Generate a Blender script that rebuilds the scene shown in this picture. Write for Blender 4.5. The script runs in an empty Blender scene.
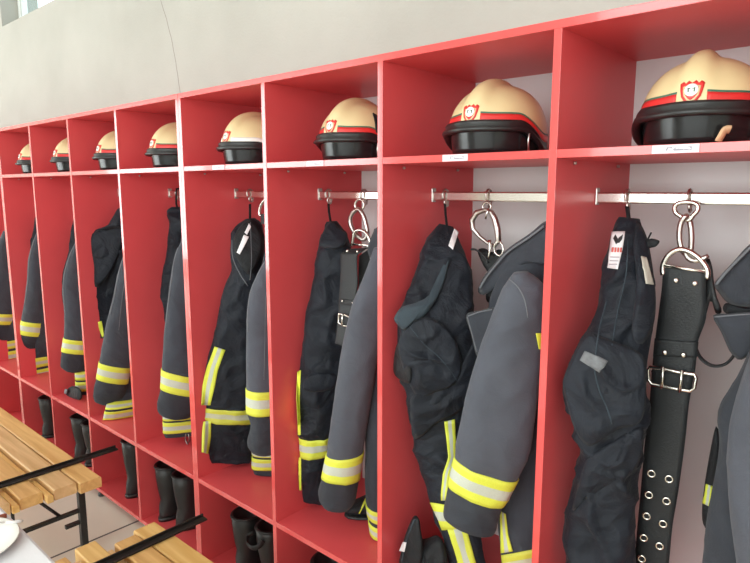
import bpy, bmesh, math, random
from mathutils import Vector, Matrix, noise
from mathutils.bvhtree import BVHTree
random.seed(4)
PI = math.pi
C = bpy.context.scene.collection
sin, cos = math.sin, math.cos

# ------------------------------------------------------------------ camera
F_PX, PITCH, YAW, DIST, EYE = 603.81, .1519, .726, 1.2618, 1.63
CAM = Vector((0, -DIST, EYE))
def ray(px, py):
    r = (px-375)/F_PX; u = -(py-281.5)/F_PX
    h = cos(PITCH)+u*sin(PITCH); z = -sin(PITCH)+u*cos(PITCH)
    return Vector((r*cos(YAW)-h*sin(YAW), r*sin(YAW)+h*cos(YAW), z))
def at(px, py, Y):
    d = ray(px, py); return CAM+d*((Y+DIST)/d.y)
def atz(px, py, Z):
    d = ray(px, py); return CAM+d*((Z-EYE)/d.z)
cd = bpy.data.cameras.new('camera'); cam = bpy.data.objects.new('camera', cd); C.objects.link(cam)
cd.sensor_width = 36; cd.lens = F_PX/750*36; cd.clip_start = .02
cam.location = CAM; cam.rotation_euler = (PI/2-PITCH, 0, YAW)
bpy.context.scene.camera = cam

# ------------------------------------------------------------------ materials
def nodes(name):
    m = bpy.data.materials.new(name); m.use_nodes = True
    nt = m.node_tree; b = nt.nodes['Principled BSDF']
    return m, nt, b
def link(nt, a, b): nt.links.new(a, b)
def mat(name, col, rough=.5, metal=0, var=.0, vscale=8, bump=0, bscale=200, sheen=0, coat=0, spec=.5, stretch=(1,1,1), wrinkle=0):
    m, nt, b = nodes(name)
    b.inputs['Base Color'].default_value = (*col, 1); b.inputs['Roughness'].default_value = rough
    b.inputs['Metallic'].default_value = metal; b.inputs['Specular IOR Level'].default_value = spec
    if sheen:
        b.inputs['Sheen Weight'].default_value = sheen; b.inputs['Sheen Roughness'].default_value = .45
    if coat: b.inputs['Coat Weight'].default_value = coat
    tc = nt.nodes.new('ShaderNodeTexCoord'); mp = nt.nodes.new('ShaderNodeMapping')
    mp.inputs['Scale'].default_value = stretch
    link(nt, tc.outputs['Object'], mp.inputs['Vector'])
    if var:
        n = nt.nodes.new('ShaderNodeTexNoise'); n.inputs['Scale'].default_value = vscale; n.inputs['Detail'].default_value = 5
        link(nt, mp.outputs['Vector'], n.inputs['Vector'])
        r = nt.nodes.new('ShaderNodeValToRGB')
        r.color_ramp.elements[0].position = .3; r.color_ramp.elements[1].position = .7
        r.color_ramp.elements[0].color = (*[c*(1-var) for c in col], 1)
        r.color_ramp.elements[1].color = (*[min(1, c*(1+var)) for c in col], 1)
        link(nt, n.outputs['Fac'], r.inputs['Fac']); link(nt, r.outputs['Color'], b.inputs['Base Color'])
    if bump:
        n2 = nt.nodes.new('ShaderNodeTexNoise'); n2.inputs['Scale'].default_value = bscale; n2.inputs['Detail'].default_value = 3
        link(nt, mp.outputs['Vector'], n2.inputs['Vector'])
        bp = nt.nodes.new('ShaderNodeBump'); bp.inputs['Strength'].default_value = bump; bp.inputs['Distance'].default_value = .004
        link(nt, n2.outputs['Fac'], bp.inputs['Height']); link(nt, bp.outputs['Normal'], b.inputs['Normal'])
        if wrinkle:
            n3 = nt.nodes.new('ShaderNodeTexNoise'); n3.inputs['Scale'].default_value = 11; n3.inputs['Detail'].default_value = 4; n3.inputs['Distortion'].default_value = 1.6
            link(nt, mp.outputs['Vector'], n3.inputs['Vector'])
            b2 = nt.nodes.new('ShaderNodeBump'); b2.inputs['Strength'].default_value = wrinkle; b2.inputs['Distance'].default_value = .03
            link(nt, n3.outputs['Fac'], b2.inputs['Height']); link(nt, b2.outputs['Normal'], bp.inputs['Normal'])
    return m
RED = mat('red_laminate', (.66, .076, .085), .42, var=.04, vscale=3, bump=.03, bscale=60)
EDGE = mat('red_edge_banding', (.62, .078, .075), .15, bump=.01, bscale=40, coat=.55)
BACK = mat('white_backboard', (.66, .64, .63), .3, var=.02)
CHROME = mat('chrome', (.70, .67, .62), .24, 1, bump=.02, bscale=60)
STEEL = mat('brushed_steel', (.55, .51, .48), .32, 1, var=.1, vscale=40)
GREY_METAL = mat('grey_metal', (.24, .22, .21), .35, 1, var=.1)
NAVY = mat('grey_navy_cloth', (.072, .076, .094), .85, var=.10, vscale=9, bump=.2, bscale=420, sheen=.12, spec=.2, wrinkle=.15)
NAVY2 = mat('deep_navy_cloth', (.040, .045, .058), .8, var=.12, vscale=9, bump=.2, bscale=420, sheen=.12, spec=.3, wrinkle=.15)
NAVYD = mat('navy_cloth', (.036, .039, .048), .85, var=.14, vscale=9, bump=.2, bscale=420, sheen=.08, spec=.2, wrinkle=.2)
TROU = mat('dark_navy_cloth', (.0095, .012, .0185), .66, var=.2, vscale=10, bump=.25, bscale=380, sheen=.05, spec=.28, wrinkle=.42)
TROUS = mat('slate_cloth_hem', (.035, .048, .06), .8, var=.2, vscale=20, bump=.3, bscale=380, sheen=.05, spec=.25)
BLACKC = mat('black_cloth', (.008, .009, .011), .7, var=.2, vscale=12, bump=.3, bscale=300, sheen=.03, spec=.35, wrinkle=.4)
PIPE = mat('grey_piping', (.13, .135, .15), .8, bump=.2)
LEATHER = mat('black_webbing', (.0135, .015, .0165), .55, var=.2, vscale=14, bump=.35, bscale=260, spec=.4)
RUBBER = mat('black_rubber', (.012, .013, .014), .42, var=.25, vscale=10, bump=.06, bscale=30)
RUBBERM = mat('matt_rubber_trim', (.010, .010, .011), .38, var=.2)
VISOR = mat('smoked_visor', (.009, .010, .011), .22, spec=.4)
INNER = mat('helmet_padding', (.008, .008, .009), .9, bump=.2)
CREAM = mat('cream_helmet_shell', (.66, .53, .29), .36, var=.05, vscale=5, coat=.25)
HRED = mat('helmet_red_tape', (.62, .030, .028), .35, var=.08, vscale=30)
HGREEN = mat('helmet_green_line', (.035, .13, .085), .4, var=.05)
HWHITE = mat('helmet_white_tape', (.78, .76, .72), .4, var=.04)
TAN = mat('tan_leather', (.50, .30, .17), .55, var=.3, vscale=40)
PAPER = mat('white_label_stock', (.80, .78, .80), .5, var=.03)
INK = mat('black_print', (.02, .02, .022), .6, var=.1)
INKR = mat('red_print', (.62, .12, .10), .6, var=.1)
INKG = mat('grey_print', (.45, .43, .47), .6, var=.1)
GREYTAG = mat('grey_tag', (.14, .145, .155), .8, var=.25, vscale=60, bump=.3)
BLACKM = mat('black_painted_steel', (.013, .013, .013), .42, var=.35, vscale=35, bump=.2, bscale=70)
PORC = mat('white_porcelain', (.78, .78, .74), .12, coat=.3, var=.02)
PLAST = mat('white_plastic', (.80, .80, .80), .3, var=.02)
HANDLE = mat('brown_handle', (.30, .07, .035), .4, var=.2)
CLOTHW = mat('white_tablecloth', (.78, .79, .83), .7, var=.03, vscale=4, bump=.1, bscale=90)
FRAMEW = mat('white_window_frame', (.75, .78, .76), .35, var=.02)
CEIL = mat('white_ceiling_paint', (.78, .77, .74), .9, var=.03)
WALLP = mat('plain_plaster', (.66, .63, .58), .9, var=.04, vscale=3)

def band_mat(name, stops):
    m, nt, b = nodes(name)
    b.inputs['Roughness'].default_value = .55
    uv = nt.nodes.new('ShaderNodeUVMap'); sp = nt.nodes.new('ShaderNodeSeparateXYZ')
    link(nt, uv.outputs['UV'], sp.inputs['Vector'])
    r = nt.nodes.new('ShaderNodeValToRGB'); r.color_ramp.interpolation = 'CONSTANT'
    els = r.color_ramp.elements
    els[0].position = 0; els[0].color = (*stops[0][1], 1)
    els[1].position = stops[1][0]; els[1].color = (*stops[1][1], 1)
    for p, c in stops[2:]:
        e = els.new(p); e.color = (*c, 1)
    link(nt, sp.outputs['Y'], r.inputs['Fac'])
    n = nt.nodes.new('ShaderNodeTexNoise'); n.inputs['Scale'].default_value = 60
    mx = nt.nodes.new('ShaderNodeMixRGB'); mx.blend_type = 'MULTIPLY'; mx.inputs['Fac'].default_value = .3
    link(nt, r.outputs['Color'], mx.inputs['Color1']); link(nt, n.outputs['Fac'], mx.inputs['Color2'])
    link(nt, mx.outputs['Color'], b.inputs['Base Color'])
    return m
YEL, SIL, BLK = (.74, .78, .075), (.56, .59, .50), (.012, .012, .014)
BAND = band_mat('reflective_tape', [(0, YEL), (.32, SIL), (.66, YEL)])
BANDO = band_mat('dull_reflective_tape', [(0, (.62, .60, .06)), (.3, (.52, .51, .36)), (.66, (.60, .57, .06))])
YELM = mat('yellow_tape', YEL, .55, var=.06, vscale=50)

def wood_mat(name, c1, c2, off):
    m, nt, b = nodes(name); b.inputs['Roughness'].default_value = .45
    tc = nt.nodes.new('ShaderNodeTexCoord'); mp = nt.nodes.new('ShaderNodeMapping')
    mp.inputs['Scale'].default_value = (1.2, 14, 14); mp.inputs['Location'].default_value = (off, off*2, off)
    link(nt, tc.outputs['Object'], mp.inputs['Vector'])
    n = nt.nodes.new('ShaderNodeTexNoise'); n.inputs['Scale'].default_value = 2.2; n.inputs['Detail'].default_value = 6
    n.inputs['Distortion'].default_value = .6
    link(nt, mp.outputs['Vector'], n.inputs['Vector'])
    r = nt.nodes.new('ShaderNodeValToRGB')
    r.color_ramp.elements[0].position = .28; r.color_ramp.elements[1].position = .72
    r.color_ramp.elements[0].color = (*c1, 1); r.color_ramp.elements[1].color = (*c2, 1)
    link(nt, n.outputs['Fac'], r.inputs['Fac']); link(nt, r.outputs['Color'], b.inputs['Base Color'])
    bp = nt.nodes.new('ShaderNodeBump'); bp.inputs['Strength'].default_value = .15; bp.inputs['Distance'].default_value = .002
    link(nt, n.outputs['Fac'], bp.inputs['Height']); link(nt, bp.outputs['Normal'], b.inputs['Normal'])
    return m
WOODS = [wood_mat('honey_pine', (.62, .34, .11), (.88, .58, .24), 0), wood_mat('pale_pine', (.62, .38, .16), (.86, .60, .32), 3.1),
         wood_mat('golden_pine', (.70, .40, .11), (.92, .64, .26), 7.7)]

# plaster wall with a hairline crack
def plaster():
    m, nt, b = nodes('plaster_wall'); b.inputs['Roughness'].default_value = .92
    tc = nt.nodes.new('ShaderNodeTexCoord')
    n = nt.nodes.new('ShaderNodeTexNoise'); n.inputs['Scale'].default_value = 1.6; n.inputs['Detail'].default_value = 7
    link(nt, tc.outputs['Object'], n.inputs['Vector'])
    r = nt.nodes.new('ShaderNodeValToRGB')
    r.color_ramp.elements[0].position = .3; r.color_ramp.elements[1].position = .72
    r.color_ramp.elements[0].color = (.36, .352, .315, 1); r.color_ramp.elements[1].color = (.435, .426, .385, 1)
    link(nt, n.outputs['Fac'], r.inputs['Fac'])
    sp = nt.nodes.new('ShaderNodeSeparateXYZ'); link(nt, tc.outputs['Object'], sp.inputs['Vector'])
    def M(op, a, b_=None):
        q = nt.nodes.new('ShaderNodeMath'); q.operation = op
        for i, v in enumerate((a, b_)):
            if v is None: continue
            if isinstance(v, (int, float)): q.inputs[i].default_value = v
            else: link(nt, v, q.inputs[i])
        return q.outputs[0]
    wob = nt.nodes.new('ShaderNodeTexNoise'); wob.inputs['Scale'].default_value = 9
    link(nt, tc.outputs['Object'], wob.inputs['Vector'])
    # straight run x = x0 + k (z - z0), plus a little wander and a slight bow
    dz = M('SUBTRACT', sp.outputs['Z'], 2.12)
    xl = M('ADD', M('MULTIPLY', dz, -.30), -2.885)
    bow = M('MULTIPLY', M('MULTIPLY', dz, M('SUBTRACT', dz, .47)), -.35)
    xl = M('ADD', M('ADD', xl, bow), M('MULTIPLY', M('SUBTRACT', wob.outputs['Fac'], .5), .02))
    d = M('ABSOLUTE', M('SUBTRACT', sp.outputs['X'], xl))
    crack = M('LESS_THAN', d, .0032)
    mx = nt.nodes.new('ShaderNodeMixRGB'); mx.inputs['Color2'].default_value = (.21, .19, .17, 1)
    link(nt, M('MULTIPLY', crack, .8), mx.inputs['Fac']); link(nt, r.outputs['Color'], mx.inputs['Color1'])
    link(nt, mx.outputs['Color'], b.inputs['Base Color'])
    n2 = nt.nodes.new('ShaderNodeTexNoise'); n2.inputs['Scale'].default_value = 90; n2.inputs['Detail'].default_value = 4
    link(nt, tc.outputs['Object'], n2.inputs['Vector'])
    bp = nt.nodes.new('ShaderNodeBump'); bp.inputs['Strength'].default_value = .2; bp.inputs['Distance'].default_value = .004
    link(nt, n2.outputs['Fac'], bp.inputs['Height']); link(nt, bp.outputs['Normal'], b.inputs['Normal'])
    return m
PLASTER = plaster()
def tiles():
    m, nt, b = nodes('floor_tiles'); b.inputs['Roughness'].default_value = .5
    tc = nt.nodes.new('ShaderNodeTexCoord'); mp = nt.nodes.new('ShaderNodeMapping')
    mp.inputs['Location'].default_value = (.73, .85, 0)
    link(nt, tc.outputs['Object'], mp.inputs['Vector'])
    br = nt.nodes.new('ShaderNodeTexBrick'); br.offset = 0
    br.inputs['Scale'].default_value = 1; br.inputs['Brick Width'].default_value = 1; br.inputs['Row Height'].default_value = 1
    br.inputs['Mortar Size'].default_value = .006; br.inputs['Mortar Smooth'].default_value = 0
    br.inputs['Color1'].default_value = (.80, .74, .64, 1); br.inputs['Color2'].default_value = (.82, .76, .66, 1)
    br.inputs['Mortar'].default_value = (.09, .085, .08, 1)
    link(nt, mp.outputs['Vector'], br.inputs['Vector'])
    n = nt.nodes.new('ShaderNodeTexNoise'); n.inputs['Scale'].default_value = 14; n.inputs['Detail'].default_value = 6
    mx = nt.nodes.new('ShaderNodeMixRGB'); mx.blend_type = 'MULTIPLY'; mx.inputs['Fac'].default_value = .25
    link(nt, br.outputs['Color'], mx.inputs['Color1']); link(nt, n.outputs['Fac'], mx.inputs['Color2'])
    link(nt, mx.outputs['Color'], b.inputs['Base Color'])
    return m
def glass():
    m = bpy.data.materials.new('window_glass'); m.use_nodes = True; nt = m.node_tree
    nt.nodes.remove(nt.nodes['Principled BSDF'])
    t = nt.nodes.new('ShaderNodeBsdfTransparent'); t.inputs[0].default_value = (.93, .97, .97, 1)
    g = nt.nodes.new('ShaderNodeBsdfGlossy'); g.inputs['Roughness'].default_value = .05
    mx = nt.nodes.new('ShaderNodeMixShader')
    mx.inputs[0].default_value = .07; link(nt, t.outputs[0], mx.inputs[1]); link(nt, g.outputs[0], mx.inputs[2])
    link(nt, mx.outputs[0], nt.nodes['Material Output'].inputs['Surface'])
    return m
GLASS = glass()
def label_mat():
    m, nt, b = nodes('printed_name_label'); b.inputs['Roughness'].default_value = .8; b.inputs['Specular IOR Level'].default_value = .15
    uv = nt.nodes.new('ShaderNodeUVMap'); sp = nt.nodes.new('ShaderNodeSeparateXYZ'); link(nt, uv.outputs['UV'], sp.inputs['Vector'])
    mp = nt.nodes.new('ShaderNodeMapping'); mp.inputs['Scale'].default_value = (17, 3, 1); mp.inputs['Rotation'].default_value = (0, 0, .05)
    link(nt, uv.outputs['UV'], mp.inputs['Vector'])
    n = nt.nodes.new('ShaderNodeTexNoise'); n.inputs['Scale'].default_value = 1; n.inputs['Detail'].default_value = 1
    link(nt, mp.outputs['Vector'], n.inputs['Vector'])
    def M(op, a, v):
        q = nt.nodes.new('ShaderNodeMath'); q.operation = op; link(nt, a, q.inputs[0])
        if isinstance(v, float): q.inputs[1].default_value = v
        else: link(nt, v, q.inputs[1])
        return q.outputs[0]
    a = M('GREATER_THAN', n.outputs['Fac'], .52)
    for s, lo, hi in (('X', .28, .85), ('Y', .28, .72)):
        a = M('MULTIPLY', a, M('GREATER_THAN', sp.outputs[s], lo)); a = M('MULTIPLY', a, M('LESS_THAN', sp.outputs[s], hi))
    a = M('MULTIPLY', a, .8)
    mx = nt.nodes.new('ShaderNodeMixRGB'); mx.inputs['Color1'].default_value = (.66, .60, .66, 1); mx.inputs['Color2'].default_value = (.20, .20, .23, 1)
    link(nt, a, mx.inputs['Fac']); link(nt, mx.outputs['Color'], b.inputs['Base Color'])
    return m
NAMEL = label_mat()

# ------------------------------------------------------------------ object helpers
def build(name, verts, faces, m, parent=None, uvs=None, smooth=True, bevel=0, loc=None):
    off = parent.matrix_world.translation if (parent is not None) else (loc or Vector((0, 0, 0)))
    if parent is not None: off = world_loc(parent)
    me = bpy.data.meshes.new(name)
    me.from_pydata([Vector(v)-Vector(off) for v in verts], [], faces); me.validate(); me.update()
    if uvs is not None:
        ul = me.uv_layers.new(name='UVMap')
        for lp in me.loops: ul.data[lp.index].uv = uvs[lp.vertex_index]
    me.materials.append(m)
    bm = bmesh.new(); bm.from_mesh(me); bmesh.ops.recalc_face_normals(bm, faces=bm.faces); bm.to_mesh(me); bm.free()
    for p in me.polygons: p.use_smooth = smooth
    o = bpy.data.objects.new(name, me); C.objects.link(o)
    if parent is not None: o.parent = parent
    elif loc is not None: o.location = loc
    if bevel:
        md = o.modifiers.new('bevel', 'BEVEL'); md.width = bevel; md.segments = 2; md.limit_method = 'ANGLE'
    return o
def world_loc(o):
    v = Vector(o.location); p = o.parent
    while p: v += Vector(p.location); p = p.parent
    return v
def thing(name, label, cat, loc, group=None):
    o = bpy.data.objects.new(name, None); C.objects.link(o); o.location = loc; o.empty_display_size = .05
    o['label'] = label; o['category'] = cat
    if group: o['group'] = group
    return o
def tag(o, label, cat, group=None):
    o['label'] = label; o['category'] = cat
    if group: o['group'] = group
    return o
def lab(o, text): o['label'] = text; return o
def boxes(bl):
    V, Fc = [], []
    for (x0, x1, y0, y1, z0, z1) in bl:
        b = len(V)
        V += [(x, y, z) for z in (z0, z1) for y in (y0, y1) for x in (x0, x1)]
        Fc += [[b+i for i in f] for f in ((0, 2, 3, 1), (4, 5, 7, 6), (0, 1, 5, 4), (2, 6, 7, 3), (0, 4, 6, 2), (1, 3, 7, 5))]
    return V, Fc
def box(name, b, m, parent=None, bevel=0, loc=None):
    v, f = boxes([b]); return build(name, v, f, m, parent, smooth=False, bevel=bevel, loc=loc)
def struct(o): o['kind'] = 'structure'; return o
def tube_geo(pts, r, closed=False, n=8, flat=1.0, V=None, Fc=None, flat_axis=None):
    V = [] if V is None else V; Fc = [] if Fc is None else Fc
    pts = [Vector(p) for p in pts]; N = len(pts); base = len(V)
    rs = r if isinstance(r, (list, tuple)) else [r]*N
    prev = None
    for i in range(N):
        a = pts[i-1] if (i > 0 or closed) else pts[i]; b = pts[(i+1) % N] if (i < N-1 or closed) else pts[i]
        t = (b-a).normalized() if (b-a).length > 1e-9 else Vector((0, 0, 1))
        if prev is None:
            ref = Vector(flat_axis) if flat_axis else (Vector((0, 0, 1)) if abs(t.z) < .9 else Vector((1, 0, 0)))
            u = (ref-t*ref.dot(t)).normalized()
        else:
            u = (prev-t*prev.dot(t)).normalized()
        prev = u; w = t.cross(u)
        for k in range(n):
            a_ = 2*PI*k/n; V.append(pts[i]+u*cos(a_)*rs[i]*flat+w*sin(a_)*rs[i])
    M = N if closed else N-1
    for i in range(M):
        for k in range(n):
            j = (i+1) % N
            Fc.append([base+i*n+k, base+i*n+(k+1) % n, base+j*n+(k+1) % n, base+j*n+k])
    if not closed:
        Fc.append([base+k for k in range(n)][::-1]); Fc.append([base+(N-1)*n+k for k in range(n)])
    return V, Fc
def smooth_line(pts, n=6, closed=False):
    P = [Vector(p) for p in pts]; out = []; N = len(P)
    for i in range(N if closed else N-1):
        g = (lambda k: P[k % N]) if closed else (lambda k: P[max(0, min(N-1, k))])
        p0, p1, p2, p3 = g(i-1), g(i), g(i+1), g(i+2)
        for k in range(n):
            t = k/n
            out.append(.5*((2*p1)+(p2-p0)*t+(2*p0-5*p1+4*p2-p3)*t*t+(3*p1-p0-3*p2+p3)*t**3))
    if not closed: out.append(P[-1])
    return out
def tube(name, pts, r, m, parent=None, closed=False, n=8, flat=1., sm=0, flat_axis=None):
    if sm:
        if isinstance(r, list):
            q = smooth_line([(a, 0, 0) for a in r], sm, closed); r = [a.x for a in q]
        pts = smooth_line(pts, sm, closed)
    V, Fc = tube_geo(pts, r, closed, n, flat, flat_axis=flat_axis); return build(name, V, Fc, m, parent)
def hray(px, py):
    d = ray(px, py); d.z = 0; return d.normalized()

# ------------------------------------------------------------------ cloth surfaces
def soft(v, lo, s):
    """keeps cloth clear of a board it leans on without flattening it completely"""
    e = (v-lo)/s
    return v if e > 30 else lo+s*math.log1p(math.exp(e))
class Loft:
    """stack of elliptical sections; a row is dict(L=(x,y), R=(x,y), Y=, hd=) or dict(L=, w=, Y=, hd=)"""
    def __init__(s, rows, hd=.06, amp=.006, seed=0, clamp=None, p=2.0, crease=1.0):
        s.C, s.U, s.V, s.py = [], [], [], []
        s.amp, s.seed, s.clamp, s.p = amp, seed, clamp, p
        for r in rows:
            L = Vector(r['L']); Y = r['Y']; h = r.get('hd', hd)
            if 'R' in r:
                R = Vector(r['R']); m = (L+R)/2; c = at(m.x, m.y, Y); d = hray(m.x, m.y)
                def on(q):
                    v = ray(q.x, q.y); return CAM+v*((c-CAM).dot(d)/v.dot(d))
                a, b = on(L), on(R); c = (a+b)/2; u = (b-a)/2; s.py.append(m.y)
            else:
                a = at(L.x, L.y, Y); d = hray(L.x, L.y); u = Vector((d.y, -d.x, 0))*r['w']; c = a+u; s.py.append(L.y)
            s.C.append(c); s.U.append(u); s.V.append(d*h)
        s.n = len(rows); s.crease = crease
    def cr(s, A, t):
        i = max(0, min(s.n-2, int(t))); f = t-i
        g = lambda k: A[max(0, min(s.n-1, k))]
        p0, p1, p2, p3 = g(i-1), g(i), g(i+1), g(i+2)
        if i-1 < 0: p0 = p1*2-p2
        if i+2 > s.n-1: p3 = p2*2-p1
        # monotone-ish blend
        q = .5*((2*p1)+(p2-p0)*f+(2*p0-5*p1+4*p2-p3)*f*f+(3*p1-p0-3*p2+p3)*f**3)
        return q*.6+(p1*(1-f)+p2*f)*.4
    def t_of(s, y):
        for i in range(s.n-1):
            a, b = s.py[i], s.py[i+1]
            if (a-y)*(b-y) <= 0 and a != b: return i+(y-a)/(b-a)
        return 0 if abs(y-s.py[0]) < abs(y-s.py[-1]) else s.n-1.001
    def pt(s, t, th, off=0):
        c, u, v = s.cr(s.C, t), s.cr(s.U, t), s.cr(s.V, t)
        ct, st = cos(th), sin(th); e = 2/s.p
        ct = math.copysign(abs(ct)**e, ct); st = math.copysign(abs(st)**e, st)
        q = c+u*ct+v*st
        ul, vl = max(u.length, .004), max(v.length, .004)
        n = (u/ul*(ct/ul)+v/vl*(st/vl)); n = n.normalized() if n.length > 0 else Vector((0, 0, 1))
        k = Vector((q.x*13+s.seed*7.3, q.y*13, q.z*3.2)); k2 = Vector((q.x*8+q.z*7+s.seed*3, q.y*12, q.z*8-q.x*5))
        k3 = Vector((q.x*17-q.z*13+s.seed*5, q.y*19, q.z*15+q.x*6))
        c1 = (1-min(1, abs(noise.noise(k2))*2.6))**2; c2 = (1-min(1, abs(noise.noise(k3))*2.4))**2
        dsp = noise.noise(k)*1.2+(c1*1.5-.45+(c2-.3)*.6)*s.crease
        edge = min(1, min(ul, vl)/.03)*(.3+.7*abs(st))
        q = q+n*(dsp*s.amp*edge+off)
        if s.clamp:
            x0, x1, y1 = s.clamp
            q.x = soft(q.x, x0+.002, .006); q.x = -soft(-q.x, -x1+.002, .006); q.y = -soft(-q.y, -y1, .004); q.z = soft(q.z, LO+.002, .003)
        return q
    def mesh(s, name, m, parent, t0=0, t1=None, off=0, nt=None, nth=44, band=False):
        t1 = s.n-1 if t1 is None else t1
        nt = nt or max(4, int((t1-t0)*7))
        V, Fc, UV = [], [], []
        ts = [t0+(t1-t0)*i/nt for i in range(nt+1)]
        rows = [(t, off) for t in ts]
        if band: rows = [(t0, -.003)]+rows+[(t1, -.003)]
        for (t, o) in rows:
            for k in range(nth):
                V.append(s.pt(min(t, s.n-1), 2*PI*k/nth, o)); UV.append((k/nth*6, (t-t0)/(t1-t0+1e-9)))
        R = len(rows)
        for i in range(R-1):
            for k in range(nth): Fc.append([i*nth+k, i*nth+(k+1) % nth, (i+1)*nth+(k+1) % nth, (i+1)*nth+k])
        if not band:
            for (i, rev) in ((0, 0), (R-1, 1)):
                ring = list(range(i*nth, i*nth+nth)); cc = sum((V[j] for j in ring), Vector())/nth
                V.append(cc); UV.append((0, 0)); b = len(V)-1
                for k in range(nth): Fc.append([ring[k], ring[(k+1) % nth], b])
        if s.clamp is None and False: pass
        return build(name, V, Fc, m, parent, UV)
def bvh_of(objs):
    V, P = [], []
    for o in objs:
        w = world_loc(o); b = len(V)
        V += [v.co+w for v in o.data.vertices]; P += [[b+i for i in p.vertices] for p in o.data.polygons]
    return BVHTree.FromPolygons(V, P)
def strip(name, targets, A, B, m, parent, off=.0035, thick=.0035, nl=None, nw=6, clamp=None):
    """cloth strip sewn on the targets; A and B are its two long edges, seen from the aisle"""
    tr = bvh_of(targets) if isinstance(targets, list) else targets
    A = [Vector((*a, 0)) for a in A]; B = [Vector((*b, 0)) for b in B]
    def samp(Pl, t):
        f = t*(len(Pl)-1); i = min(len(Pl)-2, int(f)); return Pl[i].lerp(Pl[i+1], f-i)
    nl = nl or max(3, 4*(len(A)-1)+2)
    top, UV, last = {}, {}, None
    pend = []
    for i in range(nl+1):
        for j in range(nw+1):
            q = samp(A, i/nl).lerp(samp(B, i/nl), j/nw); d = ray(q.x, q.y).normalized()
            h = tr.ray_cast(CAM, d)
            if h[0] is None:
                pend.append((i, j, d)); continue
            nn = h[1] if h[1].dot(d) < 0 else -h[1]
            top[(i, j)] = (h[0], (nn-d*.6).normalized())
    for (i, j, d) in pend:
        if not top: return None
        kk = min(top, key=lambda k: (k[0]-i)**2+(k[1]-j)**2); h, nn = top[kk]
        dep = (h-CAM).dot(d); top_pt = CAM+d*dep
        top[(i, j)] = (top_pt, nn)
    V, UVs, Fc = [], [], []
    for lay in (off, off-thick):
        for i in range(nl+1):
            for j in range(nw+1):
                h, nn = top[(i, j)]; q = h+nn*lay
                if clamp: q.x = max(clamp[0]+.002, min(clamp[1]-.002, q.x))
                V.append(q); UVs.append((i/nl, j/nw))
    W = nw+1; H = (nl+1)*W
    for i in range(nl):
        for j in range(nw):
            a = i*W+j; Fc.append([a, a+1, a+W+1, a+W]); Fc.append([H+a, H+a+W, H+a+W+1, H+a+1])
    ring = [j for j in range(W)]+[i*W+nw for i in range(1, nl+1)]+[nl*W+j for j in range(nw-1, -1, -1)]+[i*W for i in range(nl-1, 0, -1)]
    for k in range(len(ring)):
        a, b = ring[k], ring[(k+1) % len(ring)]; Fc.append([a, b, H+b, H+a])
    return build(name, V, Fc, m, parent, UVs)
def puff(name, outline, Y, thick, m, parent, amp=.003, seed=0, rings=6, n=48, centre=None, clamp=None, flat=.5):
    """closed cushion-like piece of cloth with a given outline, standing at depth Y (number or function of x, y)"""
    yf = Y if callable(Y) else (lambda x, y: Y)
    O = smooth_line([(*p, 0) for p in outline], 5, True)
    per = [0]
    for i in range(len(O)): per.append(per[-1]+(O[(i+1) % len(O)]-O[i]).length)
    P = []
    j = 0
    for k in range(n):
        s = per[-1]*k/n
        while per[j+1] < s: j += 1
        P.append(O[j].lerp(O[(j+1) % len(O)], (s-per[j])/(per[j+1]-per[j]+1e-9)))
    ce = Vector((*centre, 0)) if centre else sum(P, Vector())/n
    V, Fc = [], []
    for side in (-1, 1):
        for r in range(rings if side == -1 else rings-1, 0, -1) if side == -1 else range(rings-1, 0, -1):
            s = r/rings
            for k in range(n):
                q = ce.lerp(P[k], s); c = at(q.x, q.y, yf(q.x, q.y)); d = hray(q.x, q.y)
                h = thick*(1-s**2.2)**flat
                h += amp*(noise.noise(Vector((c.x*18+seed*5, c.z*16, side*3)))+1.3*(1-min(1, abs(noise.noise(Vector((c.x*13+c.z*9+seed, c.z*13-c.x*5, 7))))*2.6))**2-.3)*(1-s**3)
                V.append(c+d*side*max(h, .0006 if s < 1 else 0))
    V.append(at(ce.x, ce.y, yf(ce.x, ce.y))-hray(ce.x, ce.y)*thick); V.append(at(ce.x, ce.y, yf(ce.x, ce.y))+hray(ce.x, ce.y)*thick)
    cf, cb = len(V)-2, len(V)-1
    fr = [i*n for i in range(rings)]                  # rim first, inwards
    bk = [0]+[rings*n+i*n for i in range(rings-1)]
    for seq, cc in ((fr, cf), (bk, cb)):
        for a, b in zip(seq[:-1], seq[1:]):
            for k in range(n): Fc.append([a+k, a+(k+1) % n, b+(k+1) % n, b+k])
        for k in range(n): Fc.append([seq[-1]+k, seq[-1]+(k+1) % n, cc])
    if clamp:
        for v in V:
            v.x = soft(v.x, clamp[0]+.002, .005); v.x = -soft(-v.x, -clamp[1]+.002, .005); v.y = min(clamp[2], v.y); v.z = soft(v.z, LO+.002, .003)
    return build(name, V, Fc, m, parent)
def line_on(name, targets, pts, r, m, parent, off=.001):
    """piping or seam run along the targets"""
    tr = bvh_of(targets) if isinstance(targets, list) else targets
    out = []
    for q in smooth_line([(*p, 0) for p in pts], 5):
        d = ray(q.x, q.y).normalized(); h = tr.ray_cast(CAM, d)
        if h[0] is not None: out.append(h[0]-d*off)
    if len(out) < 2: return None
    return tube(name, out, r, m, parent, n=6)

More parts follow.
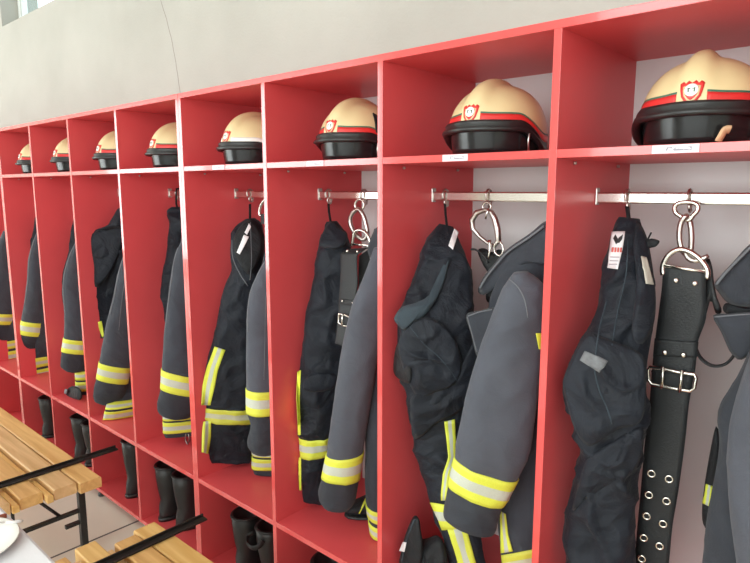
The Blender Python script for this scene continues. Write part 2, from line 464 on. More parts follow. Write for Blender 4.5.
# ------------------------------------------------------------------ room
struct(box('floor', (-14, 3, -5, .6, -.1, 0), tiles()))
struct(box('ceiling', (-14, 3, -5, .7, 4.4, 4.5), CEIL))
WY = .48
WX0, WX1, WZ0, WZ1 = -5.36, -3.7, 2.858, 4.1
v, f = boxes([(-14, WX0, WY, .75, 0, 4.4), (WX1, 3, WY, .75, 0, 4.4), (WX0, WX1, WY, .75, 0, WZ0), (WX0, WX1, WY, .75, WZ1, 4.4)])
struct(build('wall_back', v, f, PLASTER, smooth=False))
win = struct(thing('window_1', '', '', ((WX0+WX1)/2, .64, WZ0)))
del win['label'], win['category']
v, f = boxes([(WX0, WX0+.04, .60, .66, WZ0, WZ1), (WX1-.04, WX1, .60, .66, WZ0, WZ1), (WX0+.04, WX1-.04, .60, .66, WZ0, WZ0+.03), (WX0+.04, WX1-.04, .60, .66, WZ1-.03, WZ1)])
build('window_frame', v, f, FRAMEW, win, smooth=False, bevel=.004)
v, f = boxes([(WX0+.046, WX0+.060, .612, .65, WZ0+.03, WZ1-.03)])
build('window_sash', v, f, FRAMEW, win, smooth=False)
box('window_pane', (WX0+.04, WX1-.04, .655, .659, WZ0+.03, WZ1-.03), GLASS, win)
# far end, right end and the opposite side with its big glazed doors and an added unseen window
struct(box('wall_left', (-14.2, -14, -5, .75, 0, 4.4), WALLP))
struct(box('wall_right', (3, 3.2, -5, .75, 0, 4.4), WALLP))
OP = [(-13.5, -9.6, .25, 3.3), (-9.2, -5.4, .25, 3.3), (-2.6, 2.6, .9, 3.9)]  # last opening is unseen, added and widened to brighten the right-facing locker panels
xs = [-14]+[q for o in OP for q in o[:2]]+[3]
bl = [(xs[i], xs[i+1], -5.2, -5, 0, 4.4) for i in range(0, len(xs), 2)]
for (a, b, z0, z1) in OP: bl += [(a, b, -5.2, -5, 0, z0), (a, b, -5.2, -5, z1, 4.4)]
v, f = boxes(bl); struct(build('wall_front', v, f, WALLP, smooth=False))
for i, (a, b, OZ0, OZ1) in enumerate(OP):
    o = struct(thing('window_%d' % (i+2), '', '', ((a+b)/2, -5.1, OZ0))); del o['label'], o['category']
    m_ = (a+b)/2
    v, f = boxes([(a, a+.07, -5.15, -5.08, OZ0, OZ1), (b-.07, b, -5.15, -5.08, OZ0, OZ1), (a, b, -5.15, -5.08, OZ0, OZ0+.07), (a, b, -5.15, -5.08, OZ1-.07, OZ1), (m_-.03, m_+.03, -5.15, -5.08, OZ0+.07, OZ1-.07)])
    build('window_frame', v, f, FRAMEW, o, smooth=False)
    box('window_pane', (a+.07, b-.07, -5.12, -5.115, OZ0+.07, OZ1-.07), GLASS, o)

# ------------------------------------------------------------------ light
def area(name, loc, rot, sx, sy, power, col):
    l = bpy.data.lights.new(name, 'AREA'); l.shape = 'RECTANGLE'; l.size = sx; l.size_y = sy; l.energy = power; l.color = col
    o = bpy.data.objects.new(name, l); C.objects.link(o); o.location = loc; o.rotation_euler = rot; return o
POW = [210, 250, 235]  # last lamp sits in the added opening, strengthened for the panels' right faces
for (a, b, OZ0, OZ1), p in zip(OP, POW):
    area('daylight', ((a+b)/2, -4.97, (OZ0+OZ1)/2), (PI/2, 0, 0), b-a-.1, OZ1-OZ0-.1, p, (.97, 1, .985))
w = bpy.data.worlds.new('sky'); bpy.context.scene.world = w; w.use_nodes = True
bgn = w.node_tree.nodes['Background']; bgn.inputs[0].default_value = (.86, .97, 1, 1); bgn.inputs[1].default_value = 2.2
# ------------------------------------------------------------------ locker units
A7, PW, DBL = -.6019, .5, .0185
def px_(k): return A7-(7-k)*PW-(DBL if k < 4 else 0)-(DBL if k < 0 else 0)   # centre of panel k (right panel of the lower unit at 4)
TOP, SH, LO, BA = 1.984, 1.715, .4528, .0528
T = .018
DEP = .455
BAYTXT = {7: 'the bay nearest the camera', 6: 'the second bay from the right', 5: 'the third bay from the right', 4: 'the fourth bay from the right',
          3: 'the fifth bay from the right', 2: 'the sixth bay from the right', 1: 'the seventh bay from the right', 0: 'the eighth bay from the right', -1: 'the last bay at the left edge'}
def bay(k):
    """inner faces of bay k"""
    xl = px_(k)+T/2; xr = px_(k+1)-T/2
    if k == 3: xr = px_(4)-DBL-T/2
    if k == -1: xr = px_(0)-DBL-T/2
    return xl, xr
def board(name, b, parent, edge=True):
    """laminated board with a lighter front edge strip as its sub-part"""
    x0, x1, y0, y1, z0, z1 = b
    o = box(name, (x0, x1, y0+.002, y1, z0, z1), RED, parent)
    box('edge_strip', (x0, x1, y0, y0+.002, z0, z1), EDGE, o, bevel=.0006)
    return o
RZ, RY = 1.609, .235
def unit(k0, k1, label):
    xs_ = [px_(k) for k in range(k0, k1+1)]
    if k1 == 4: xs_[-1] = px_(4)-DBL
    if k1 == 0: xs_[-1] = px_(0)-DBL
    x0, x1 = xs_[0]-T/2, xs_[-1]+T/2
    t = thing('locker_unit', label, 'locker', ((x0+x1)/2, 0, 0), 'red open locker units along the wall')
    board('top_board', (x0, x1, 0, DEP, TOP-T, TOP), t)
    for x in xs_: board('divider_panel', (x-T/2, x+T/2, 0, DEP, BA, TOP-T), t)
    box('back_panel', (x0, x1, DEP, DEP+.006, BA, TOP), BACK, t)
    for i, k in enumerate(range(k0, k1)):
        a, b = xs_[i]+T/2, xs_[i+1]-T/2
        s = board('helmet_shelf', (a, b, .001, DEP, SH-T, SH), t)
        board('lower_shelf', (a, b, .001, DEP, LO-T, LO), t)
        board('base_board', (a, b, .001, DEP, BA, BA+T), t)
        r = box('hanging_rail', (a+.001, b-.001, RY-.006, RY+.006, RZ-.0135, RZ+.0135), CHROME, t, bevel=.004)
        box('rail_bracket', (a, a+.004, RY-.010, RY+.010, RZ-.018, RZ+.024), STEEL, r, bevel=.002)
        box('rail_bracket', (b-.004, b, RY-.010, RY+.010, RZ-.018, RZ+.024), STEEL, r, bevel=.002)
        if k >= 4:
            c = at({7: 674.5, 6: 455, 5: 315, 4: 218, 3: 150}[k], 158, 0).x; wd = .037 if k < 7 else .042
            v = [(c-wd, -.0008, SH-T+.001), (c+wd, -.0008, SH-T+.001), (c+wd, -.0008, SH-.001), (c-wd, -.0008, SH-.001)]
            v += [(p[0], .0005, p[2]) for p in v]
            lab(build('name_label', v, [[0, 1, 2, 3], [7, 6, 5, 4], [0, 4, 5, 1], [1, 5, 6, 2], [2, 6, 7, 3], [3, 7, 4, 0]], NAMEL, s, [(0, 0), (1, 0), (1, 1), (0, 1)]*2, smooth=False), 'small white name label')
        for y in (.09, .36):
            v, f = tube_geo([(a, y, SH-T-.008), (a+.006, y, SH-T-.008)], .004); build('shelf_pin', v, f, STEEL, t)
    for i, x in enumerate(xs_):
        x = min(max(x, x0+.024), x1-.024)
        for y in (.04, .40):
            v, f = tube_geo([(x, y, 0), (x, y, .012), (x, y, .013), (x, y, BA)], [.022, .022, .014, .014], n=12)
            build('foot', v, f, RUBBERM, t)
    return t
unit(4, 8, 'red open locker unit at the right, nearest the camera')
unit(0, 4, 'red open locker unit in the middle of the photo, below the wall crack')
unit(-4, 0, 'red open locker unit at the left edge, partly behind the pine bench')

# ------------------------------------------------------------------ helmets
def make_helmet(label, stripe_mat, extra=None):
    t = thing('firefighter_helmet', label, 'helmet', (0, 0, 0), 'cream helmets on the top shelf')
    a, b, h = .123, .143, .179
    def zr(ph):            # lower rim height; ph = 0 at the front
        k = abs((ph+PI) % (2*PI)-PI)
        s = max(0, min(1, (k-.95)/.75)); s = s*s*(3-2*s)
        return .068*(1-s)+.024*s
    def S(ph, z, off=0):
        zz = max(0, z-.045)/(h-.045); k = (1-min(1, zz)**2.25)**(1/2.25)
        low = 1-.10*max(0, (.045-z)/.045)**1.5
        x, y = sin(ph)*a*k*low, -cos(ph)*b*k*low
        n = Vector((x/a**2, y/b**2, max(0, z-.045)/(h-.045)**2*.9)).normalized() if k > 1e-4 else Vector((0, 0, 1))
        q = Vector((x, y, z))
        f = min(1, zz)
        wdt = .052*(1-f)+.019*f
        front = .5-.5*y/b
        amp = (.0035+.0125*f**1.2)*(1 if y < .02 else max(.55, 1-y/b*.4))
        g = math.exp(-(abs(x)/wdt)**3.2)
        return q+n*(g*amp+off)
    n_, m_ = 96, 26
    V, Fc = [], []
    for j in range(m_+1):
        for i in range(n_):
            ph = 2*PI*i/n_; z0 = zr(ph); s = j/m_
            z = z0+(h-z0)*(1-(1-s)**1.9); V.append(S(ph, z))
    for j in range(m_):
        for i in range(n_): Fc.append([j*n_+i, j*n_+(i+1) % n_, (j+1)*n_+(i+1) % n_, (j+1)*n_+i])
    shell = build('shell', V, Fc, CREAM, t)
    tr = BVHTree.FromPolygons(V, Fc)
    def belt(name, p0, p1, z0, z1, off, m):
        V, Fc = [], []; N, K = 40, 3
        for lay in (off, -.001):
            for i in range(N+1):
                ph = p0+(p1-p0)*i/N
                for j in range(K+1): V.append(S(ph, zr(ph)+z0+(z1-z0)*j/K, lay))
        W = K+1; H = (N+1)*W
        for i in range(N):
            for j in range(K):
                q = i*W+j; Fc += [[q, q+1, q+W+1, q+W], [H+q, H+q+W, H+q+W+1, H+q+1]]
            Fc += [[i*W, (i+1)*W, H+(i+1)*W, H+i*W], [i*W+K, H+i*W+K, H+(i+1)*W+K, (i+1)*W+K]]
        for i in (0, N):
            for j in range(K): Fc.append([i*W+j, i*W+j+1, H+i*W+j+1, H+i*W+j])
        return build(name, V, Fc, m, t)
    for s in (-1, 1):
        belt('side_stripe', s*.215, s*2.25, .006, .025, .0014, stripe_mat)
        if stripe_mat is HRED: belt('stripe_border', s*.215, s*2.25, .025, .029, .0014, HGREEN)
    # black rubber rim with its double lip
    prof = [(-.004, .010), (.005, .011), (.0095, .005), (.007, -.001), (.0155, -.007), (.0175, -.013), (.010, -.018), (-.006, -.016)]
    V, Fc = [], []; K = len(prof)
    for i in range(n_):
        ph = 2*PI*i/n_; z = zr(ph); k = abs((ph+PI) % (2*PI)-PI); sc = 1.0 if k < .9 else (1.0-.5*min(1, (k-.9)/.9))
        c = S(ph, z); o = Vector((sin(ph), -cos(ph), 0))
        for (dr, dz) in prof: V.append(c+o*dr*sc+Vector((0, 0, dz)))
    for i in range(n_):
        for j in range(K): Fc.append([i*K+j, i*K+(j+1) % K, ((i+1) % n_)*K+(j+1) % K, ((i+1) % n_)*K+j])
    build('rim', V, Fc, RUBBERM, t)
    # smoked visor under the rim, padding and neck guard
    V, Fc = [], []; N, K = 40, 6
    for lay in (0, -.003):
        for i in range(N+1):
            ph = -1.25+2.5*i/N
            for j in range(K+1):
                z = .004+(.062-.004)*j/K; k = .90+.06*(j/K)
                V.append(Vector((sin(ph)*(a*k+lay), -cos(ph)*(b*k+lay), z)))
    W = K+1; H = (N+1)*W
    for i in range(N):
        for j in range(K):
            q = i*W+j; Fc += [[q, q+1, q+W+1, q+W], [H+q, H+q+W, H+q+W+1, H+q+1]]
        Fc += [[i*W, (i+1)*W, H+(i+1)*W, H+i*W], [i*W+K, H+i*W+K, H+(i+1)*W+K, (i+1)*W+K]]
    for i in (0, N):
        for j in range(K): Fc.append([i*W+j, i*W+j+1, H+i*W+j+1, H+i*W+j])
    build('visor', V, Fc, VISOR, t)
    V, Fc = [], []; rows = [(.0, .80), (.002, .84), (.03, .86), (.06, .86), (.09, .80), (.115, .6), (.12, .02)]
    for (z, k) in rows:
        for i in range(48): V.append((sin(2*PI*i/48)*a*k, -cos(2*PI*i/48)*b*k, z))
    for j in range(len(rows)-1):
        for i in range(48): Fc.append([j*48+i, j*48+(i+1) % 48, (j+1)*48+(i+1) % 48, (j+1)*48+i])
    Fc.append(list(range(48))[::-1]); Fc.append([(len(rows)-1)*48+i for i in range(48)])
    build('padding', V, Fc, INNER, t)
    V, Fc = boxes([(-.045, .045, b-.012, b+.012, .02, .06)])
    build('rear_dial', V, Fc, RUBBERM, t, smooth=False, bevel=.008)
    # shield badge on the front
    def plate(name, outl, cx, cz, m, off, par):
        n = len(outl); V, Fc = [], []
        def cast(x, z, o):
            hit = tr.ray_cast(Vector((x, -1, z)), Vector((0, 1, 0)))
            return hit[0]+hit[1]*(o if hit[1].y < 0 else -o)
        R = 4
        for r in range(R, 0, -1):
            for (x, z) in outl: V.append(cast(cx+x*r/R, cz+z*r/R, off))
        V.append(cast(cx, cz, off)); c = len(V)-1
        for (x, z) in outl: V.append(cast(cx+x, cz+z, -.001))
        for r in range(R-1):
            for k in range(n): Fc.append([r*n+k, r*n+(k+1) % n, (r+1)*n+(k+1) % n, (r+1)*n+k])
        for k in range(n):
            Fc.append([(R-1)*n+k, (R-1)*n+(k+1) % n, c]); Fc.append([k, (k+1) % n, c+1+(k+1) % n, c+1+k])
        return build(name, V, Fc, m, par)
    sh = [(0, -.030), (.011, -.022), (.019, -.010), (.022, .004), (.0235, .018), (.017, .0225), (.0125, .0175), (.007, .024), (0, .0185), (-.007, .024), (-.0125, .0175), (-.017, .0225), (-.0235, .018), (-.022, .004), (-.019, -.010), (-.011, -.022)]
    sc = .88
    bd = plate('badge', [(x*sc, z*sc) for x, z in sh], 0, .097, HRED, .0018, t)
    wv = [(x*.80*sc, z*.80*sc) for x, z in [(0, -.029), (.010, -.022), (.018, -.010), (.0205, .003), (.0215, .014), (.010, .0165), (0, .0145), (-.010, .0165), (-.0215, .014), (-.0205, .003), (-.018, -.010), (-.010, -.022)]]
    plate('badge_border', wv, 0, .097, CREAM, .0024, bd)
    plate('badge_ring', [(x*.80, z*.80) for x, z in wv], 0, .097, HRED, .0028, bd)
    plate('badge_disc', [(cos(q*PI/9)*.0118, sin(q*PI/9)*.0118) for q in range(18)], 0, .0995, HWHITE, .0034, bd)
    v, f = [], []
    for s in (-1, 1):
        tube_geo([(s*.002, -.2, .1025), (s*.006, -.2, .1045), (s*.005, -.2, .0965)], .0011, V=v, Fc=f, n=5)
    pts = []
    for q in v:
        hit = tr.ray_cast(Vector((q[0], -1, q[2])), Vector((0, 1, 0))); pts.append(hit[0]+Vector((0, -.0042, 0))+Vector((0, (q[1]+.2), 0)))
    build('badge_mark', pts, f, HGREEN, bd)
    if extra == 'strap':
        V, Fc = tube_geo(smooth_line([(.050, -.128, .004), (.055, -.130, .014), (.060, -.130, .024), (.068, -.127, .024)], 4), .0095, flat=.5, n=10)
        lab(build('chin_strap', V, Fc, TAN, t), 'tan leather chin strap')
    if extra == 'flap':
        belt('side_flap', 1.12, 1.62, .018, .075, .005, BLACKC)
    V, Fc = tube_geo([(.118, -.062, .002), (.119, -.066, .03), (.121, -.066, .05)], .0028, n=8)
    lab(build('visor_stay', V, Fc, STEEL, t), 'thin metal visor stay')
    return t
def put(root, loc, rz=0, sc=1):
    root.location = loc; root.rotation_euler = (0, 0, rz); root.scale = (sc, sc, sc); return root
def dup(root, label, loc, rz=0, sc=1):
    r = root.copy(); C.objects.link(r); r['label'] = label; put(r, loc, rz, sc)
    for ch in list(root.children):
        c = ch.copy(); C.objects.link(c); c.parent = r
        for g in list(ch.children):
            e = g.copy(); C.objects.link(e); e.parent = c
    return r
def bm(k): a, b = bay(k); return (a+b)/2
HN = .001
h7 = make_helmet('cream helmet with tan chin strap showing, on the shelf nearest the camera', HRED, 'strap')
h6 = make_helmet('cream helmet with red stripe on the second shelf from the right', HRED)
h5 = make_helmet('cream helmet with red stripe and black side flap, third shelf from the right', HRED, 'flap')
h4 = make_helmet('cream helmet with white stripe instead of red, fourth shelf from the right', HWHITE)
HEL = {3: ('cream helmet with red stripe, left of the double divider on the fifth shelf', 0),
       2: ('cream helmet half hidden on the sixth shelf from the right', .03), 1: ('cream helmet mostly hidden behind a divider, seventh shelf from the right', 0),
       0: ('cream helmet at the far left edge of the photo on the eighth shelf', -.04)}
put(h7, (bm(7)+.002, .170, SH+HN), .07); put(h6, (bm(6)+.012, .170, SH+HN), .04)
put(h5, (bm(5)+.02, .170, SH+HN), .06); put(h4, (bm(4), .170, SH+HN), 0)
for k, (l, rz) in HEL.items(): dup(h6, l, (bm(k), .170, SH+HN), rz)

# ------------------------------------------------------------------ hooks, carabiners
def s_hook(p, label, drop=.018, sc=1.):
    """S hook over the rail; p.x along the rail"""
    x = p; z = RZ
    t = []
    for i in range(9):
        a_ = PI*(1.15-1.15*i/8*1.0)
        t.append((x, RY-cos(a_)*-.014 if False else RY+.0155*cos(a_-.0), z+.004+.0155*max(0, sin(a_))+(-.012 if i == 0 else 0)))
    t.append((x, RY+.0155, z-.01)); t.append((x+.001, RY+.008, z-.03))
    lo = z-.012-drop
    for i in range(9):
        a_ = PI*.5-PI*1.25*i/8
        t.append((x+.002, RY+.004+.011*cos(a_)*-1, lo+.012+.011*sin(a_)))
    o = tube('s_hook', smooth_line(t, 3), .0032*sc, STEEL, None, n=8)
    return tag(o, label, 'hook', 's-hooks on the rails')
def xr_at(px): return at(px, 194, RY).x
HKS = {(7, 0): (628, 'steel hook holding the dark trousers in the bay nearest the camera'), (7, 1): (690, 'steel hook holding the wide buckled belt nearest the camera'),
       (6, 0): (445.5, 'steel hook holding the trousers in the second bay from the right'), (6, 1): (489, 'steel hook holding the big carabiner in the second bay from the right'),
       (5, 0): (328.5, 'steel hook holding the trousers in the third bay from the right'), (5, 1): (364, 'steel hook holding the belt in the third bay from the right'),
       (4, 0): (250, 'steel hook holding the hooded trousers in the fourth bay from the right'), (3, 0): (178.5, 'steel hook on the rail of the fifth bay from the right')}
for k, (p, l) in HKS.items(): s_hook(xr_at(p), l)
def hookz(): return RZ-.012-.055+.002

# ------------------------------------------------------------------ garments
def clampbox(k):
    a, b = bay(k); return (a, b, DEP-.004)
def rowlist(data):
    """(lx, ly, rx, ry, Y, hd) or (lx, ly, width in metres, Y, hd)"""
    out = []
    for d in data:
        if len(d) == 6: out.append(dict(L=d[0:2], R=d[2:4], Y=d[4], hd=d[5]))
        else: out.append(dict(L=d[0:2], w=d[2], Y=d[3], hd=d[4]))
    return out
def R4(rows, Y, hd):
    """rows of (lx, ly, rx, ry) at one depth; first and last section thinner"""
    n = len(rows)
    return rowlist([(*r, Y if not callable(Y) else Y(i/(n-1)), hd*(.45 if i == 0 else .8 if i == 1 else .85 if i == n-1 else 1)) for i, r in enumerate(rows)])
def loop_strap(parent, pts, Y, r=.006):
    V, Fc = tube_geo([at(x, y, Yy) for (x, y), Yy in zip(pts, Y)], r, n=8, flat=.4)
    return build('hanging_loop', V, Fc, BLACKC, parent)
def puffon(name, targets, outline, lift, thick, m, parent, **kw):
    tr = bvh_of(targets); ds = []
    def hit(x, y):
        d = ray(x, y).normalized(); return tr.ray_cast(CAM, d)
    cx = sum(p[0] for p in outline)/len(outline); cy = sum(p[1] for p in outline)/len(outline)
    h0 = hit(cx, cy)[0]
    dep0 = (h0-CAM).dot(hray(cx, cy)) if h0 else None
    ds = []
    for p in outline:
        h = hit((p[0]+cx)/2, (p[1]+cy)/2)[0]
        if h: ds.append(((p[0]+cx)/2, (p[1]+cy)/2, h.y))
    if h0: ds.append((cx, cy, h0.y))
    # plane fit of the surface behind, Y = a + b x + c y
    n = len(ds); mx = sum(d[0] for d in ds)/n; my = sum(d[1] for d in ds)/n; mz = sum(d[2] for d in ds)/n
    sxx = sum((d[0]-mx)**2 for d in ds)+1e-6; syy = sum((d[1]-my)**2 for d in ds)+1e-6; sxy = sum((d[0]-mx)*(d[1]-my) for d in ds)
    sxz = sum((d[0]-mx)*(d[2]-mz) for d in ds); syz = sum((d[1]-my)*(d[2]-mz) for d in ds); det = sxx*syy-sxy**2+1e-9
    b = (sxz*syy-syz*sxy)/det; c = (syz*sxx-sxz*sxy)/det
    b = max(-.004, min(.004, b)); c = max(-.003, min(.003, c))
    return puff(name, outline, lambda x, y: mz+b*(x-mx)+c*(y-my)-lift, thick, m, parent, **kw)

TG, JG = 'dark work trousers hanging in the lockers', 'dark firefighter jackets hanging in the lockers'
# --- trousers nearest the camera
def root_at(name, label, cat, px, py, Y, group): return thing(name, label, cat, at(px, py, Y), group)
t = root_at('work_trousers', 'dark navy trousers with white and red printed label, left of the buckled belt', 'trousers', 628, 208, RY, TG)
cl = clampbox(7)
L7 = Loft(rowlist([(619, 217, 640, 219, .215, .016), (613, 232, 644, 232, .20, .034), (609, 250, 646, 250, .18, .045), (604, 280, 653, 280, .16, .05), (597, 310, 655, 310, .135, .052),
    (583, 340, 652, 340, .115, .055), (570, 362, 648, 362, .10, .058), (563, 381, 646.5, 381, .095, .06), (566, 402, 646.5, 402, .10, .06), (572, 424, 648, 424, .105, .06), (579, 446, 643, 446, .11, .055),
    (577, 471, 641, 471, .11, .055), (568.5, 508, 636, 508, .108, .055), (565.5, 539, 635, 539, .108, .055), (567, 580, 635, 580, .115, .055), (572, 622, 632, 622, .13, .05), (576, 640, 628, 640, .14, .045)]),
    amp=.014, seed=1, clamp=cl, p=2.2)
b7 = L7.mesh('trouser_leg', TROU, t, nth=72, nt=130)
wf = puffon('waist_flap', [b7], [(588, 334), (604, 338), (626, 346), (643, 356), (646, 381), (645, 409), (638, 424), (620, 428), (604, 438), (588, 446), (575, 430), (567, 404), (563, 382), (573, 356)], .008, .018, TROU, t, amp=.012, seed=3, rings=16, n=80, clamp=cl, flat=.85)
wfd = puffon('waist_fold', [b7, wf], [(637, 222), (645, 232), (651, 256), (656, 300), (652, 330), (640, 345), (632, 330), (636, 280), (633, 245)], .006, .014, TROU, t, amp=.006, seed=8, rings=8, clamp=cl, flat=.85)
puffon('leg_fold', [b7], [(606, 446), (628, 432), (643, 428), (642, 455), (630, 476), (604, 488), (584, 500), (572, 512), (580, 478), (588, 458)], .0, .010, TROU, t, amp=.010, seed=5, rings=10, clamp=cl, flat=.85)
line_on('seam', [b7, wf], [(607, 300), (600, 326), (596, 352), (595, 372), (600, 392), (607, 408), (612, 424)], .0016, TROUS, t)
line_on('seam', [b7, wf], [(628, 240), (626, 275), (618, 310), (612, 345)], .0014, TROUS, t)
lbl = strip('printed_label', [b7], [(612.6, 232), (610.5, 250), (608, 268)], [(625.2, 232), (622.5, 250), (618, 269.5)], PAPER, t, off=.004)
lab(lbl, 'white label with a black mark and red lettering')
tb = [b7, lbl]
strip('logo_mark', tb, [(613.3, 238.5), (614.8, 241.5), (616, 244.5)], [(615.6, 234.6), (617.8, 238.6), (619, 241.6)], INK, lbl, off=.0015, thick=.003)
strip('logo_mark', tb, [(616, 243.5), (619.4, 242.8), (622.2, 239.2)], [(617.2, 239.8), (619.4, 237.4), (623, 234.6)], INK, lbl, off=.0015, thick=.003)
for i in range(4):
    x = 612+i*2.75
    strip('red_letter', tb, [(x, 247.5+i*.1), (x-.5, 252+i*.1)], [(x+1.9, 247.6+i*.1), (x+1.4, 252.1+i*.1)], INKR, lbl, off=.0015, thick=.003, nw=2)
for i in range(3):
    y = 256.5+i*3.6
    strip('print_line', tb, [(610.6-i*.6, y), (610.5-i*.6, y+1.1)], [(619.6-i*1.2, y+.4), (619.5-i*1.2, y+1.5)], INKG, lbl, off=.0015, thick=.003, nw=3)
lab(strip('size_tag', [b7, wf], [(585.5, 351), (597, 356), (608, 361)], [(580.5, 360.5), (590, 366.5), (600, 372)], GREYTAG, t, off=.005), 'small grey cloth tag')
lab(strip('pale_lining', [b7, wfd], [(640.5, 257), (642.5, 268), (645.5, 284)], [(645.5, 258), (648, 268), (652.5, 285)], mat('pale_lining', (.45, .42, .36), .8), t, off=.006), 'strip of pale lining')
puff('strap_end', [(643, 249), (646, 242), (651, 238.5), (659.5, 241), (656, 246.5), (649, 248.5), (646, 253)], .165, .006, BLACKC, t, rings=4)
V, Fc = tube_geo([at(645, 247, .17), at(648, 239, .165), at(651, 233, .16)], .004, n=8, flat=.5); build('strap_end', V, Fc, BLACKC, t)
loop_strap(t, [(627, 206), (628, 213), (629, 221)], [.228, .22, .205], .005)

# --- trousers, second bay from the right
t = root_at('work_trousers', 'dark trousers with vertical yellow strip, hanging left of the big carabiner', 'trousers', 445, 204, RY, TG)
cl = clampbox(6)
L6 = Loft(rowlist([(440, 224, 454, 227, .21, .016), (428, 238, 459, 238, .19, .035), (418, 264, 468, 262, .17, .05), (408, 292, 473, 292, .145, .05), (398, 316, 473, 316, .12, .05), (397, 345, 473, 345, .11, .05),
    (398, 371, 472, 371, .115, .05), (407, 395, 471, 395, .12, .05), (411, 425, 464, 425, .13, .048), (415, 455, 463, 455, .135, .045), (422, 475, 466, 475, .14, .042), (430, 500, 471, 500, .145, .042),
    (440, 529, 478, 529, .15, .042), (449, 563, 484, 563, .155, .042), (453, 574, 485, 574, .155, .04)]), amp=.012, seed=2, clamp=cl, p=2.2)
b6 = L6.mesh('trouser_leg', TROU, t, nth=72, nt=110)
w6 = puffon('waist_flap', [b6], [(412, 322), (430, 318), (448, 330), (460, 352), (461, 372), (452, 386), (436, 392), (420, 398), (409, 384), (401, 362), (399, 340)], .006, .016, TROU, t, amp=.012, seed=3, rings=14, n=64, clamp=cl, flat=.85)
puffon('waist_hem', [b6, w6], [(394, 318.5), (402, 307), (418, 302), (430, 294), (440, 276), (449, 252), (452, 254), (445, 280), (436, 300), (424, 316), (412, 323), (404, 330), (399, 326)], .010, .012, TROUS, t, amp=.005, seed=9, rings=6, n=64, centre=(424, 307), clamp=cl, flat=.85)
puffon('side_pouch', [b6], [(397, 344), (405, 345), (411, 362), (410, 383), (399, 379), (393, 369)], .01, .014, BLACKC, t, amp=.005, rings=6, clamp=cl, flat=.85)
puffon('leg_fold', [b6], [(412, 396), (440, 392), (462, 372), (474, 340), (478, 352), (474, 392), (456, 414), (436, 424), (415, 440), (411, 420)], .0, .009, TROU, t, amp=.010, seed=6, rings=8, clamp=cl, flat=.85)
line_on('seam', [b6, w6], [(408, 324), (424, 344), (438, 356), (450, 370), (458, 382)], .0015, TROUS, t)
def wire_rect(name, quad, Y, r, m, parent): return tube(name, [at(x, y, Y) for x, y in quad], r, m, parent, closed=True, n=8)
wire_rect('brace_buckle', [(399.5, 334), (402.5, 333.5), (404, 346), (401, 349)], .052, .0016, STEEL, t)
wire_rect('brace_loop', [(406, 344), (413, 338), (413.5, 346), (408, 347.5)], .052, .0011, GREY_METAL, t)
lab(strip('size_tag', [b6], [(454, 229), (451, 238), (448.5, 246)], [(458, 232.5), (455.5, 241), (453, 250)], PAPER, t, off=.004), 'small white tag')
tt = [b6, w6]
strip('reflective_band', tt, [(444, 421.5), (446.5, 440), (448, 457), (442.5, 477), (441, 500)], [(454.7, 419), (455.5, 440), (455.5, 457), (449, 477), (447, 500)], BAND, t, off=.005)
strip('reflective_band', tt, [(431, 502), (450, 505), (470, 512)], [(442.5, 529.5), (455, 529), (472, 528)], BAND, t, off=.006)
strip('reflective_band', tt, [(448, 529.5), (458, 563), (462, 582)], [(466, 526), (476, 563), (480, 582)], BAND, t, off=.006)
loop_strap(t, [(445, 204), (445.5, 214), (447, 227)], [.23, .222, .205])

# --- trousers, third bay
t = root_at('work_trousers', 'dark trousers with yellow knee band, behind the belt on the oval carabiner', 'trousers', 329, 204, RY, TG)
cl = clampbox(5)
L5 = Loft(rowlist([(326, 222, 337, 221, .22, .016), (324, 231, 345, 231, .205, .035), (320, 241, 350, 245, .195, .045), (317, 258, 353, 258, .19, .05), (313, 280, 353, 280, .185, .05), (308, 305, 352, 305, .18, .05),
    (305, 330, 348, 330, .175, .05), (302, 347, 347, 347, .17, .05), (299, 371, 345, 371, .17, .05), (297, 397, 342, 397, .165, .05), (298, 421, 338, 421, .165, .048), (298, 436, 334, 434, .165, .048),
    (298.5, 455, 330, 453, .165, .048), (299, 475, 328, 475, .165, .046), (299.3, 491, 326, 492, .165, .044), (300.5, 498, 323, 500.5, .165, .042)]), amp=.010, seed=5, clamp=cl, p=2.2)
b5 = L5.mesh('trouser_leg', TROU, t, nth=60, nt=100)
L5.mesh('reflective_band', BAND, t, L5.t_of(435), L5.t_of(454), .003, band=True)
puffon('waist_fold', [b5], [(323, 232), (330, 221), (339, 227), (347, 233), (346, 243), (336, 249), (325, 248), (319, 243)], .008, .012, TROU, t, amp=.005, rings=6, clamp=cl, flat=.85)
strip('side_stripe', [b5], [(297.8, 372), (296.8, 397), (298, 421), (298.3, 435)], [(301, 370), (299.8, 397), (300.6, 421), (300.8, 435)], YELM, t, off=.003, clamp=cl)
strip('side_stripe', [b5], [(299, 457), (299.2, 475), (299.8, 490)], [(301.3, 457), (301.3, 475), (301.6, 490)], YELM, t, off=.003, clamp=cl)
puffon('knee_fold', [b5], [(306, 378), (322, 372), (338, 376), (334, 388), (318, 392), (304, 390)], .002, .009, TROU, t, amp=.004, rings=6, clamp=cl, flat=.85)
loop_strap(t, [(328.5, 204), (329, 212), (331, 224)], [.23, .226, .215])

